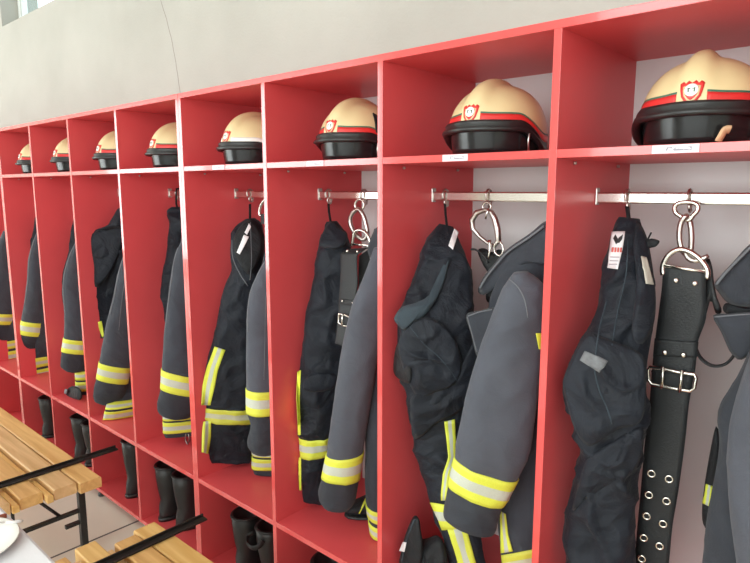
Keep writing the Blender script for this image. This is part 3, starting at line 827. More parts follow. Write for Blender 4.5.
# --- trousers, fourth bay
t = root_at('work_trousers', 'dark trousers with yellow stripe crossing a wide band, fourth bay from the right', 'trousers', 250, 204, RY, TG)
cl = clampbox(4)
L4 = Loft(rowlist([(246, 219, 254, 218, .22, .018), (236, 226, 262, 224, .205, .03), (231, 234, 264, 235, .195, .042), (230.5, 255, 265, 255, .185, .045), (231, 270, 265, 270, .18, .045), (225, 285, 264, 285, .17, .045),
    (219, 307, 263, 307, .16, .045), (215.5, 328, 262, 328, .155, .045), (211, 346, 260, 346, .15, .045), (206, 366, 259, 366, .145, .045), (202.5, 387, 258, 387, .145, .045), (201.5, 406, 257, 407, .145, .045),
    (201.3, 419, 257, 422, .145, .045), (201, 440, 256, 443, .145, .044), (203, 455, 253, 457, .145, .042), (207, 459.5, 250, 461, .145, .04)]), amp=.007, seed=7, clamp=cl, p=2.2)
b4 = L4.mesh('trouser_leg', TROU, t, nth=60, nt=100)
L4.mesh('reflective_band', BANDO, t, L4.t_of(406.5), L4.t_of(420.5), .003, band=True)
op = puffon('waist_opening', [b4], [(250, 219), (258, 226), (263, 242), (258, 262), (250, 275), (241, 266), (234, 250), (234, 237), (241, 225)], .006, .010, BLACKC, t, amp=.004, rings=6, clamp=cl)
line_on('waist_piping', [b4, op], [(232, 240), (233, 258), (240, 274), (248, 286)], .0022, PIPE, t)
line_on('waist_piping', [b4, op], [(250.5, 222), (251, 240), (251.5, 262), (250, 280)], .0016, PIPE, t)
lb = strip('brace_label', [b4, op], [(249, 223.5), (246.5, 229), (244.5, 232.5)], [(251, 227), (249, 231), (247, 235)], PAPER, t, off=.005)
lb = strip('brace_label', [b4, op], [(244, 235), (240, 245), (237, 252.5)], [(249, 237), (244, 247), (239.8, 254.5)], PAPER, t, off=.005)
lab(lb, 'cream brace label')
strip('side_stripe', [b4], [(214.9, 346.5), (207, 368), (202.6, 386), (201.6, 405)], [(225.4, 350), (218, 370), (215, 386), (210.5, 405)], BAND, t, off=.004, clamp=cl)
strip('side_stripe', [b4], [(202.4, 421), (201.8, 436), (201.6, 452)], [(211.3, 421), (211, 436), (208, 454)], BAND, t, off=.004, clamp=cl)
loop_strap(t, [(250, 204), (250, 211), (250, 221)], [.232, .228, .22])

# --- the far bays: one leg each, mostly hidden
def far_trousers(k, label, data, hook, seed, extra=None):
    t = thing('work_trousers', label, 'trousers', at(*hook), TG)
    lf = Loft(rowlist(data), amp=.007, seed=seed, clamp=clampbox(k), p=2.2)
    o = lf.mesh('trouser_leg', TROU, t, nth=48, nt=70)
    c = Vector(lf.C[0]); kb = clampbox(k); c.x = max(kb[0]+.03, min(kb[1]-.03, c.x))
    V, Fc = tube_geo([c+Vector((0, 0, -.02)), Vector((c.x, c.y*.5+RY*.5-.012, c.z*.4+RZ*.6-.02)), Vector((c.x+.004, RY-.017, RZ-.004)), Vector((c.x+.004, RY-.014, RZ+.022)), Vector((c.x+.004, RY+.004, RZ+.0225))], .005, n=8, flat=.4); build('hanging_loop', V, Fc, BLACKC, t)
    return t, lf, o
far_trousers(3, 'narrow dark trousers in the fifth bay from the right, left of the double divider', [(171, 207, .03, .20, .02), (166.5, 211, .05, .19, .03), (169, 224, .06, .18, .04), (167, 250, .07, .185, .036), (161.8, 278, .08, .16, .03),
    (160, 296, .08, .155, .03), (163, 305, .075, .16, .028), (166, 330, .065, .165, .024), (168, 350, .055, .165, .018)], (172, 205, .22), 11)
t, lf, o = far_trousers(2, 'wide black trousers with ragged front edge in the sixth bay from the right', [(125, 205, .03, .19, .02), (116.5, 209.5, .05, .17, .03), (108, 225, .08, .13, .04), (95, 230, .10, .10, .045), (90.7, 235, .11, .088, .048), (92.3, 253, .11, .075, .042),
    (94.5, 264, .11, .085, .042), (91.7, 290, .10, .08, .034), (93.6, 307, .09, .085, .03), (97, 322, .08, .085, .026), (100, 338, .065, .085, .02)], (126, 203, .21), 12)
strip('side_stripe', [o], [(97.6, 322), (99.4, 330), (102.3, 337.5)], [(101.6, 321), (103, 328), (104, 336)], YELM, t, off=.003, clamp=clampbox(2))
puffon('waist_fold', [o], [(92, 234), (106, 227), (117, 214), (124, 211), (123, 240), (116, 262), (104, 282), (95, 287), (94, 266), (91.5, 250)], .001, .007, TROU, t, amp=.006, rings=6, clamp=clampbox(2), flat=.85)
far_trousers(1, 'dark trousers peeping out left of the sleeve in the seventh bay from the right', [(73.5, 219, .03, .17, .02), (71, 233, .05, .15, .026), (68.7, 251, .065, .13, .026), (62.2, 272, .07, .11, .022), (58.8, 290, .07, .10, .022),
    (59.8, 301, .07, .10, .022), (62.5, 308, .065, .105, .02), (64, 318, .05, .11, .014)], (75, 212, .22), 13)
far_trousers(0, 'dark trousers showing above the sleeve in the eighth bay from the right', [(36, 214, .03, .14, .018), (33, 232, .05, .13, .028), (30.3, 243, .06, .12, .03), (30, 262, .06, .125, .022), (30, 276, .055, .125, .02), (31, 288, .045, .125, .014)], (38, 207, .22), 14)

# --- jackets
def jacket(k, label, sleeve, bands, body, hem, hdS=.05, Ys=.10, seed=0, ampS=.006, cuff=None):
    """sleeve: list of rows; bands: rows (by index) that bound the sleeve band; body: rows; hem: list of (y0, y1) bands"""
    cl = clampbox(k)
    lb_ = Loft(rowlist(body), amp=.006, seed=seed+.5, clamp=cl, p=2.2, crease=.5)
    c = Vector(lb_.C[0]); c.x = max(cl[0]+.02, min(cl[1]-.02, c.x))
    t = thing('firefighter_jacket', label, 'jacket', (c.x, c.y, c.z), JG)
    ls = Loft(R4(sleeve, Ys, hdS), amp=ampS, seed=seed, clamp=cl, p=2.1, crease=.35)
    bo = lb_.mesh('jacket_body', NAVYD, t, nth=56, nt=80)
    for (y0, y1) in hem: lb_.mesh('hem_band', BAND, t, lb_.t_of(y0), lb_.t_of(y1), .0035, band=True)
    i0, i1 = bands
    so = ls.mesh('sleeve', NAVY if k > 3 else NAVY2, t, 0, i1, nth=52, nt=80)
    cu = ls.mesh('cuff', NAVYD if cuff is None else cuff, t, i1-.02, ls.n-1, nth=52, nt=30)
    ls.mesh('sleeve_band', BAND, t, i0, i1, .0035, band=True, nth=52)
    xh = max(cl[0]+.03, min(cl[1]-.03, c.x))
    V, Fc = tube_geo([c+Vector((0, 0, -.03)), Vector((c.x*.5+xh*.5, c.y*.5+RY*.5-.012, c.z*.4+RZ*.6-.02)), Vector((xh, RY-.017, RZ-.004)), Vector((xh, RY-.014, RZ+.022)), Vector((xh, RY+.004, RZ+.0225))], .005, n=8, flat=.4)
    build('hanging_loop', V, Fc, BLACKC, t)
    return t, ls, lb_, so, bo
# second bay from the right
t, ls, lb_, so, bo = jacket(6, 'dark grey jacket with big turned-up collar, in the second bay from the right',
    [(514, 273, 528, 272), (503, 288, 543, 285), (495, 306, 546, 304), (486.5, 328, 545, 329), (481, 343, 543, 346), (470, 382, 539, 387), (457, 438, 531, 450), (455, 457, 518, 479), (448, 484, 503.6, 504.5), (443.5, 507, 498, 520), (443.5, 515, 496.5, 528), (450, 522, 494, 533)],
    (7, 8), [(540, 226, 572, 224, .21, .03), (505, 262, 578, 262, .20, .055), (490, 298, 578, 298, .215, .05), (486, 330, 578, 330, .215, .05), (488, 355, 576, 355, .215, .05), (492, 400, 574, 400, .215, .05), (494, 450, 572, 450, .215, .05),
     (497, 510, 570, 510, .21, .05), (501, 553, 567, 553, .21, .05), (503, 586, 562, 586, .21, .045)], [], hdS=.05, Ys=.06, seed=21, ampS=.009)
cl = clampbox(6)
puff('collar', [(478, 289), (484, 276), (494, 264), (507, 249), (529, 234), (546, 221), (556, 228), (552, 262), (536, 262), (522, 266), (508, 277), (496, 288), (484, 295), (479, 293)], lambda x, y: .155-.0007*(x-510), .018, NAVYD, t, amp=.004, seed=2, rings=8, n=72, clamp=cl)
V, Fc = tube_geo(smooth_line([at(x, y, .135-.0007*(x-510)) for x, y in [(480, 288), (487, 276.5), (497, 264), (509, 251), (529, 237.5), (544, 226)]], 4), .003, n=6); build('collar_piping', V, Fc, PIPE, t)
pk = puff('front_placket', [(466, 315), (478, 311), (491, 308), (503, 306), (500, 322), (494, 340), (486, 356), (477, 357), (471, 334)], .115, .008, NAVYD, t, amp=.002, rings=6)
line_on('placket_piping', [pk], [(467.5, 317), (472, 334), (477, 352)], .0018, PIPE, t)
line_on('placket_piping', [pk], [(468, 316), (480, 312), (492, 309.5)], .0018, PIPE, t)
line_on('shoulder_seam', [so], [(509, 279), (518, 287), (525, 301), (528, 318)], .0016, PIPE, t)
strip('front_stripe', [bo], [(500.7, 511), (501, 530), (501.5, 553)], [(506, 514), (508.5, 535), (513, 551)], BAND, t, off=.004)
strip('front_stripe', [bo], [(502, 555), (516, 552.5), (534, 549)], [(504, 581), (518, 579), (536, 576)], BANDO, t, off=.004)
strip('chest_patch', [bo, so], [(535.5, 333), (537, 341), (538.5, 349)], [(540.5, 333), (541, 341), (541.5, 349)], YELM, t, off=.004)
# nearest the camera, cut by the frame
t, ls, lb_, so, bo = jacket(7, 'grey jacket cut off by the right edge of the photo, right of the buckled belt',
    [(768, 322, 800, 320), (754, 345, 812, 345), (743, 372, 818, 374), (735, 396, 822, 400), (729, 425, 822, 428), (727, 460, 820, 464), (730, 505, 816, 512), (735, 545, 812, 552), (739, 580, 806, 590), (742, 610, 800, 620), (744, 622, 798, 632), (746, 634, 796, 644)],
    (9, 10), [(772, 300, 808, 298, .17, .03), (752, 345, 815, 345, .15, .05), (737, 376, 815, 376, .14, .052), (725, 396, 815, 396, .135, .054), (717.5, 412, 815, 412, .13, .055), (719, 448, 815, 448, .13, .055), (713, 485, 812, 485, .13, .055), (708, 513, 810, 513, .13, .055), (704.5, 542, 808, 542, .13, .055), (701, 575, 806, 575, .13, .055), (699, 625, 800, 625, .13, .05)],
    [], hdS=.06, Ys=.055, seed=25, ampS=.008)
cl = clampbox(7)
puff('collar', [(714, 285), (721, 275), (733, 262), (750, 244), (774, 230), (800, 234), (808, 262), (796, 296), (768, 306), (744, 307), (728, 303), (719, 293)], lambda x, y: .17-.0006*(x-750), .022, NAVYD, t, amp=.005, seed=4, rings=8, n=72, clamp=cl)
V, Fc = tube_geo(smooth_line([at(x, y, .150-.0006*(x-750)) for x, y in [(716.5, 284.5), (723, 276), (735, 263), (751, 247)]], 4), .003, n=6); build('collar_piping', V, Fc, PIPE, t)
puff('neck_lining', [(726, 303), (745, 306), (770, 304), (770, 316), (740, 317), (724, 312)], .20, .012, BLACKC, t, rings=5, clamp=cl)
pk = puff('front_placket', [(713, 315.5), (730, 313.5), (755, 311.5), (782, 313), (780, 350), (757, 352), (741, 360), (735, 357), (729, 350), (721, 332)], .165, .012, NAVYD, t, amp=.003, rings=6, clamp=cl)
line_on('placket_piping', [pk], [(714.5, 317), (732, 315.3), (752, 314)], .0018, PIPE, t)
pl = puff('lining_edge', [(716, 426), (710, 452), (703.5, 492), (702, 518), (706, 529), (711, 528), (714, 505), (718, 470), (720, 440)], .20, .008, BLACKC, t, rings=5)
strip('hem_band', [pl], [(706.5, 484), (705, 494), (703, 503)], [(712.5, 486), (712, 496), (711, 507)], BAND, t, off=.003)
# third bay
t, ls, lb_, so, bo = jacket(5, 'dark grey jacket whose sleeve overlaps the belt in the third bay from right',
    [(374, 248, 390, 246), (363, 278, 391, 277), (352.6, 303, 388, 303), (347, 324, 385, 324), (340.6, 355, 378, 355), (333, 405, 371, 404), (327.5, 445, 364.5, 443), (326.6, 455, 363.3, 452), (322, 477, 359, 478.4), (318, 491, 357, 492), (319, 499.5, 354.5, 502), (323, 505, 350, 507)],
    (7, 8), [(374, 229, 388, 227, .23, .025), (372, 252, 398, 250, .22, .04), (365, 300, 398, 300, .19, .05), (365, 360, 397, 360, .19, .05), (365, 426, 395, 427, .19, .05), (365, 480, 393, 483, .19, .05), (366.5, 502, 391, 507.5, .19, .05), (369, 516, 391, 521, .19, .05), (371, 533, 389, 539, .19, .046), (372, 538, 387, 545, .19, .044)],
    [(505, 517.5), (522, 534.5)], seed=31, Ys=.095)
puff('collar', [(377, 227), (370, 240), (367.5, 250), (371, 258), (380, 252), (392, 246), (396, 234), (388, 226)], .15, .014, NAVYD, t, rings=6, clamp=clampbox(5))
# fourth bay
t, ls, lb_, so, bo = jacket(4, 'dark grey jacket right of the cross-striped trousers in the fourth bay from right',
    [(266, 259, 283, 257), (257, 275, 284, 273), (250, 292, 284, 292), (247, 312, 283, 312), (246.3, 340, 282, 340), (246, 372, 282, 372), (246.2, 388.3, 280, 388), (246.7, 412.3, 279, 411), (250.5, 425, 278, 425), (247, 440, 277, 440), (247.5, 446.5, 276, 447.5), (251, 451, 273, 451.5)],
    (6, 7), [(264, 253, .05, .18, .03), (258, 290, .09, .17, .045), (255, 350, .10, .17, .045), (253, 400, .10, .17, .045), (252.4, 449, .10, .17, .045), (252.2, 457, .10, .17, .045), (252.4, 468, .10, .17, .043), (254, 474, .09, .175, .04)],
    [(448.5, 453.5), (457, 468)], seed=41)
line_on('sleeve_piping', [so], [(265, 262), (257, 276), (250.5, 292), (248, 312), (248, 332)], .0022, PIPE, t)
line_on('sleeve_piping', [so], [(270, 270), (266, 300), (265, 340), (264, 380)], .0013, PIPE, t)
# fifth bay
t, ls, lb_, so, bo = jacket(3, 'dark grey jacket left of the double divider, in the fifth bay from the right',
    [(181.5, 240, 196, 238), (174, 258, 197, 257), (170, 284, 197, 284), (167, 307, 197, 307), (164, 332, 197, 333), (162.3, 360, 197, 366), (162, 369, 196.5, 376), (160.8, 388.3, 196, 395), (157.3, 402, 195, 405), (157.5, 410, 194, 412.5), (160, 414, 191, 416.5), (165, 416, 187, 417.5)],
    (6, 7), [(181, 238, .05, .19, .03), (173, 290, .09, .14, .036), (169, 350, .10, .11, .034), (165, 400, .10, .09, .034), (163.7, 414, .10, .08, .034), (163.7, 420.5, .10, .08, .034), (164, 432, .10, .08, .034), (165.5, 437, .09, .085, .032)],
    [(413, 420), (422, 432.5)], seed=51)
line_on('sleeve_piping', [so], [(180, 243), (174.5, 259), (171, 284), (168, 307), (165.5, 328)], .0025, PIPE, t)
tube('snap_clip', [at(186, 434, .14), at(185.5, 439, .14), at(187.5, 444, .14), at(189.5, 439, .14), at(188.5, 434, .14)], .0035, GREY_METAL, t, sm=3)
# sixth bay
t, ls, lb_, so, bo = jacket(2, 'dark grey jacket with grey piping, right of the wide ragged black trousers',
    [(130, 245, 141, 243), (122, 259, 143, 258), (117, 277, 143, 277), (113, 298, 142, 298), (105, 329, 138, 331), (100.5, 355, 132.5, 360), (99.2, 362, 131, 367.3), (96.5, 378.5, 127.5, 383), (94.3, 387, 126, 390), (93.5, 396, 125, 398.5), (95, 401, 122, 402), (99, 403, 118, 403.5)],
    (6, 7), [(129, 244, .05, .15, .03), (123, 300, .08, .12, .026), (119, 360, .08, .11, .026), (110, 394, .08, .085, .026), (105.8, 408.5, .08, .035, .026), (104.8, 412, .08, .032, .026), (103.3, 421, .08, .03, .026), (103.6, 423.5, .08, .03, .026)],
    [(400, 408.8), (411.5, 421)], seed=61, Ys=.078)
line_on('sleeve_piping', [so], [(129, 248), (122.6, 260), (118, 277), (114, 298), (110, 314)], .003, PIPE, t)
line_on('sleeve_piping', [so], [(131, 258), (126, 276), (122, 300), (119, 330)], .0016, PIPE, t)
# seventh bay
t, ls, lb_, so, bo = jacket(1, 'grey jacket with a black glove lying below its hem, seventh bay from right',
    [(77, 240, 86, 238), (69, 255, 89, 254), (63.5, 275, 90, 275), (62, 292, 90, 292), (64, 315, 91, 315), (63.6, 333, 90.5, 335), (63.5, 338, 90, 339.7), (61.8, 351.3, 89, 353.5), (60.6, 360, 88, 361), (60.6, 366.5, 87, 367.5), (65, 370, 82, 370.5), (69, 371, 78, 371)],
    (6, 7), [(79, 243, .05, .12, .02), (77, 290, .08, .09, .026), (76, 340, .09, .09, .03), (75.2, 366, .10, .10, .034), (75.8, 379.5, .10, .10, .034), (75.9, 391, .10, .10, .034), (76.5, 395, .09, .10, .03)],
    [(370.5, 379.7), (381.5, 391)], seed=71, Ys=.09)
line_on('sleeve_piping', [so], [(76, 242), (69.5, 256), (64.5, 275), (63.4, 292), (65.5, 312)], .003, PIPE, t)
# eighth bay
t, ls, lb_, so, bo = jacket(0, 'dark grey jacket with a narrow sleeve hem, in the eighth bay from the right',
    [(37.5, 231, 46, 229), (32.3, 243, 49, 242), (28, 260, 50, 260), (26.6, 281, 50.5, 281), (23.6, 306, 49, 306), (21.5, 317, 47.5, 319), (21.2, 320.5, 47, 322.8), (19.7, 334, 45, 336), (20, 339, 43, 340), (20.5, 343, 40, 344), (23, 345.5, 36, 345.5), (26, 346.3, 32, 346.3)],
    (6, 7), [(39.5, 234, .05, .12, .02), (38.5, 290, .08, .085, .024), (36.5, 335, .10, .10, .034), (33.6, 357, .10, .10, .034), (33.3, 366, .10, .10, .034), (32.9, 376, .10, .10, .034), (33, 380, .09, .10, .03)],
    [(357, 366), (368, 376.3)], seed=81, Ys=.09)
line_on('sleeve_piping', [so], [(36.8, 233), (33, 244), (29.3, 260), (28, 281), (25.2, 303)], .003, PIPE, t)
# last bay at the left edge
t, ls, lb_, so, bo = jacket(-1, 'dark jacket cut off by the left edge of the photo, leftmost of the jackets',
    [(3, 231, 10, 230), (-2, 243, 13.5, 242), (-6, 262, 16, 262), (-8, 285, 17.5, 285), (-9.5, 305, 17.5, 306), (-10, 311, 16.5, 312), (-10, 312.5, 16, 313.5), (-10.5, 323, 15, 324), (-10, 329, 13, 330), (-8, 333, 10, 334), (-6, 336, 8, 336.5), (-3, 337.5, 5, 338)],
    (6, 7), [(8, 236, .05, .14, .03), (6, 290, .09, .11, .034), (5, 325, .10, .10, .034), (4.6, 340, .10, .10, .034), (5.2, 348, .10, .10, .034), (5.6, 359, .10, .10, .034), (6, 362.5, .09, .10, .03)],
    [(340, 347.7), (350, 359.3)], seed=91, Ys=.09)
# ------------------------------------------------------------------ belts
def slab(name, rows, thick, m, parent, sub=5, nw=6, bow=.0):
    """strap with thickness: rows (lx, ly, rx, ry, Y)"""
    P = []
    L = smooth_line([at(r[0], r[1], r[4]) for r in rows], sub); Rr = smooth_line([at(r[2], r[3], r[4]) for r in rows], sub)
    n = len(L); V, Fc, UV = [], [], []
    d = hray((rows[0][0]+rows[0][2])/2, rows[0][1])
    for lay in (-1, 1):
        for i in range(n):
            for j in range(nw+1):
                u = j/nw; q = L[i].lerp(Rr[i], u)-d*bow*(1-(2*u-1)**2)
                V.append(q+d*lay*thick/2); UV.append((u, i/(n-1)))
    W = nw+1; H = n*W
    for i in range(n-1):
        for j in range(nw):
            a = i*W+j; Fc += [[a, a+1, a+W+1, a+W], [H+a, H+a+W, H+a+W+1, H+a+1]]
    ring = [j for j in range(W)]+[i*W+nw for i in range(1, n)]+[(n-1)*W+j for j in range(nw-1, -1, -1)]+[i*W for i in range(n-2, 0, -1)]
    for k in range(len(ring)):
        a, b = ring[k], ring[(k+1) % len(ring)]; Fc.append([a, b, H+b, H+a])
    return build(name, V, Fc, m, parent, UV)
def ringmesh(name, c, nrm, r, tr, m, parent, n=24):
    nrm = Vector(nrm).normalized(); u = nrm.orthogonal().normalized(); v = nrm.cross(u)
    return tube(name, [c+(u*cos(2*PI*i/n)+v*sin(2*PI*i/n))*r for i in range(n)], tr, m, parent, closed=True, n=8)
def stud(name, c, nrm, r, h, m, parent):
    nrm = Vector(nrm).normalized()
    V, Fc = tube_geo([c-nrm*.001, c+nrm*h*.5, c+nrm*h*.9, c+nrm*h], [r, r, r*.75, r*.25], n=16); return build(name, V, Fc, m, parent)
BG = 'wide black work belts'
bt = thing('work_belt', 'wide black belt with double-prong buckle and two rows of eyelets', 'belt', at(690, 206, RY), BG)
YB = .185
rows = [(663, 266, 706, 272, .19), (662, 286, 706, 292, YB), (659.4, 307, 706, 318, YB), (655, 341, 698, 342, YB), (652, 370, 695, 370, YB), (649.4, 404, 689, 404, YB), (645, 441, 685, 442, YB), (641, 488, 678.5, 490, YB), (637.5, 525, 672.5, 526, YB), (635, 557, 669, 562, YB), (632, 590, 664, 596, YB), (630, 618, 660, 622, YB)]
sb = slab('strap', rows, .006, LEATHER, bt, bow=.003)
d = -hray(670, 400)
slab('keeper', [(654.6, 338.5, 698.6, 342, YB-.006), (653, 356, 697, 357, YB-.006)], .006, LEATHER, bt, bow=.003)
slab('buckle_tab', [(654, 345, 697.5, 347, YB-.004), (652.5, 366, 695.5, 368, YB-.004), (651, 372, 694.5, 374, YB-.005)], .005, LEATHER, bt, bow=.003)
for (x, y) in ((665, 352.5), (683.5, 355)): stud('rivet', at(x, y, YB-.014), d, .006, .004, CHROME, bt)
for (x, y) in ((676, 280.5), (695, 283.5)): stud('rivet', at(x, y, YB-.006), d, .006, .004, CHROME, bt)
bk = tube('buckle', [at(x, y, YB-.018) for x, y in [(650, 367), (648, 370), (648.5, 380), (652, 384.5), (664, 386.5), (680, 389.5), (690, 391), (694.5, 388), (696, 378), (694.5, 374.5), (680, 372.5), (664, 369)]], .0042, CHROME, bt, n=10, closed=True)
for p in (((662.8, 366.5), (662.6, 378), (661.5, 388.5)), ((682, 370), (681, 381), (679, 392))):
    tube('prong', [at(x, y, YB-.025) for x, y in p], .0036, CHROME, bk, n=10)
for (x, y) in [(651.4, 473.5), (669, 479), (648.8, 494.8), (666.5, 501), (646.6, 516), (663, 523.8), (643.7, 537.7), (659.6, 546), (641.7, 558.7), (656, 567.5), (639.8, 580), (653.5, 588)]:
    e = ringmesh('eyelet', at(x, y, YB-.0075), d, .0078, .0026, CHROME, bt)
    stud('eyelet_hole', at(x, y, YB-.0065), d, .0056, .0008, INNER, e)
tube('dee_ring', [at(x, y, .188) for x, y in [(663.2, 275), (662.6, 268), (665, 260.5), (671, 253), (679, 249.5), (688, 251), (697, 256.5), (704, 264), (707.5, 271), (707.3, 279)]], .0062, CHROME, bt, sm=3, n=10)
tube('dee_bar', [at(664, 265.5, .186), at(706, 272, .186)], .0042, CHROME, bt, n=10)
tube('swivel_eye', [at(x, y, .212) for x, y in [(679, 203), (674.8, 206.5), (675.5, 212.5), (681, 216.5), (685, 220), (690, 219.5), (693, 215.5), (697.5, 210.5), (697.3, 205), (692, 202.5), (685, 202.3)]], .0052, CHROME, bt, closed=True, sm=3, n=10)
tube('carabiner', [at(x, y, .205+(.012 if i > 5 else -.004)) for i, (x, y) in enumerate([(686, 216), (681.5, 222), (679.5, 232), (680, 243), (683, 251), (687, 254.5), (690.5, 251), (691.6, 240), (691, 228), (689, 219)])], .0062, STEEL, bt, closed=True, sm=3, n=10)
tube('snap_gate', [at(684, 250, .195), at(688, 258, .192), at(695, 261, .190), at(702, 259, .190), (at(708.5, 255.5, .192))], [.004, .006, .0055, .0065, .004], STEEL, bt, sm=2, n=10)
puff('side_strap', [(705, 262), (709, 258), (712.5, 268), (714, 283), (717, 297), (722, 311), (716, 314), (711, 300), (707, 312), (700, 332), (704, 305), (706, 285)], .205, .003, LEATHER, bt, rings=4, centre=(710, 288))
tube('side_strap', [at(x, y, .20) for x, y in [(694, 344), (700, 357), (709, 364.5), (718, 366), (727, 363), (734, 355), (738, 345)]], .009, LEATHER, bt, sm=4, n=10, flat=.35)

bt = thing('work_belt', 'black belt ending in a big steel carabiner, in the second bay from the right', 'belt', at(488, 204, RY), BG)
tube('swivel_eye', [at(x, y, .222) for x, y in [(484.5, 203), (482.8, 207), (485, 211.5), (489, 210.5), (491, 206), (488, 202.5)]], .0028, CHROME, bt, closed=True, sm=3)
tube('carabiner', [at(x, y, .218) for x, y in [(486, 209.5), (477, 212.5), (472, 220), (473, 229), (479.5, 236.5), (487.5, 243), (495, 246), (498.5, 240), (497.5, 229), (495, 219), (491.5, 212.5)]], [.006, .0085, .009, .0075, .0055, .005, .0055, .0085, .0095, .009, .0075], STEEL, bt, closed=True, n=10)
tube('gate_lever', [at(489, 208, .208), at(486.5, 214, .207), at(485.5, 219, .208)], .0028, CHROME, bt)
tube('snap_gate', [at(489.5, 240, .208), at(490, 250, .205), at(488, 259, .205)], [.005, .0045, .003], CHROME, bt, sm=2)
tube('dee_ring', [at(x, y, .214) for x, y in [(495, 244), (500.5, 242), (503.5, 250), (500, 256), (494.5, 252)]], .003, CHROME, bt, closed=True, sm=2)
puff('strap', [(477.5, 251), (484, 248), (492, 252), (500, 249), (504, 256), (500, 272), (496, 300), (486, 300), (488, 275), (483, 265)], .228, .005, LEATHER, bt, rings=4)
tube('cord', [at(x, y, Yy) for x, y, Yy in [(471, 249.5, .21), (474, 249.3, .21), (478, 251, .21), (484, 256, .208), (488, 263, .205)]], .003, LEATHER, bt, sm=3)

bt = thing('work_belt', 'black belt hanging from an oval carabiner in the third bay from the right', 'belt', at(362, 204, RY), BG)
tube('swivel_eye', [at(x, y, .225) for x, y in [(358, 199.5), (355, 204), (356.5, 209.5), (361, 210.5), (364, 206), (362.5, 200.5)]], .004, CHROME, bt, closed=True, sm=3)
tube('carabiner', [at(x, y, .22) for x, y in [(358, 209), (351.5, 214.5), (350, 222), (353, 230), (358.5, 237), (364, 239.5), (367.5, 234), (366, 224), (363, 214.5)]], .0075, STEEL, bt, closed=True, sm=3)
tube('dee_ring', [at(x, y, .205) for x, y in [(351.5, 246), (353, 239), (354.5, 232), (359, 230), (365, 232), (369, 238), (370, 244), (367, 248)]], .0052, CHROME, bt, sm=3)
tube('dee_bar', [at(352, 244, .203), at(369, 245.5, .203)], .0038, CHROME, bt)
slab('strap', [(348, 249, 368, 247.5, .172), (342, 252, 362, 252, .15), (340.5, 257, 357.5, 256, .142), (340.6, 270, 357.5, 270, .138), (340, 282, 358, 283, .134), (339, 297, 356, 300, .13), (338, 318, 352, 323, .12), (336.5, 333, 348, 338, .108), (335, 343, 345, 347, .105)], .006, LEATHER, bt)
slab('strap', [(359, 256, 369, 249, .225), (358.5, 275, 370, 266, .225), (358.5, 300, 368, 294, .225)], .006, LEATHER, bt)
slab('keeper', [(339.6, 298.5, 356, 301, .122), (339.2, 303.5, 355, 306, .122)], .006, LEATHER, bt)
d = -hray(348, 300)
for (x, y) in ((347.5, 251), (357.5, 251.5)): stud('rivet', at(x, y, .15), d, .005, .006, CHROME, bt)
for (x, y) in ((342.5, 301), (353, 303)): stud('rivet', at(x, y, .117), d, .004, .004, CHROME, bt)
bk = tube('buckle', [at(x, y, .108) for x, y in [(339.2, 313.5), (338.4, 322.5), (343, 325.5), (349, 326.5), (351, 318), (345, 315)]], .0034, CHROME, bt, closed=True)
tube('prong', [at(342.7, 314, .104), at(342, 325.5, .104)], .003, CHROME, bk)
# the clip that shows in the fourth bay
bt = thing('carabiner', 'pale steel carabiner half hidden behind the divider in the fourth bay from the right', 'carabiner', at(263, 205, RY), None)
tube('clip_body', [at(x, y, .20) for x, y in [(266, 199), (262, 203), (259.8, 208.5), (259.5, 214), (262, 216), (266, 214), (271, 212), (273, 205), (270, 199.5)]], .005, CHROME, bt, closed=True, sm=3)
slab('webbing', [(260.5, 214, 269, 214, .195), (260.8, 219, 268, 219, .195), (261, 224, 268, 224, .195)], .005, LEATHER, bt)
c = at(266, 200, .20)
tube('hook_wire', [c, (c.x, RY-.014, c.z+.004), (c.x, RY-.016, RZ), (c.x, RY-.014, RZ+.016), (c.x, RY, RZ+.021), (c.x, RY+.015, RZ+.016), (c.x, RY+.016, RZ-.002)], .003, STEEL, bt, sm=4)

# ------------------------------------------------------------------ boots and other things on the lower boards
BZ = BA+T+.001
def boot_mesh(name, parent, h):
    V, Fc = [], []; n = 28
    rings = []
    for (z, cy, ax, by) in [(h, 0, .056, .068), (h*.8, 0, .055, .066), (h*.6, .002, .052, .062), (h*.45, .006, .049, .060), (.095, .012, .046, .062)]:
        rings.append([Vector((cos(2*PI*i/n)*ax, cy+sin(2*PI*i/n)*by, z)) for i in range(n)])
    # the foot: sections that turn from level to upright, heel at -y, toe at +y
    for (cy, z0, z1, ax, lean) in [(.03, .012, .085, .046, .75), (.09, .012, .095, .048, .95), (.14, .012, .08, .049, 1), (.185, .012, .066, .047, 1), (.215, .014, .05, .036, 1), (.228, .02, .036, .012, 1)]:
        pass
    V = []
    for r in rings: V += r
    m_ = len(rings)
    # ankle ring at z .095 closes down to the sole as the heel
    foot = [(.07, .022, .047, .082), (.045, .055, .048, .118), (.03, .066, .049, .130), (.014, .068, .050, .134)]
    for (z, cy, ax, by) in foot:
        for i in range(n):
            s = sin(2*PI*i/n); tt = max(0, s)
            V.append(Vector((cos(2*PI*i/n)*ax*(1-.12*tt), cy+s*by, z)))
        m_ += 1
    for j in range(m_-1):
        for i in range(n): Fc.append([j*n+i, j*n+(i+1) % n, (j+1)*n+(i+1) % n, (j+1)*n+i])
    Fc.append([(m_-1)*n+i for i in range(n)])
    b = len(V)                                        # opening with an inner wall
    for (z, k) in ((h, .88), (h-.10, .84)):
        for i in range(n): V.append(Vector((cos(2*PI*i/n)*.056*k, sin(2*PI*i/n)*.068*k, z)))
    for i in range(n):
        j = (i+1) % n; Fc += [[i, j, b+j, b+i], [b+i, b+j, b+n+j, b+n+i]]
    Fc.append([b+n+i for i in range(n)])
    return V, Fc
BOG = 'black boots in the lower compartments'
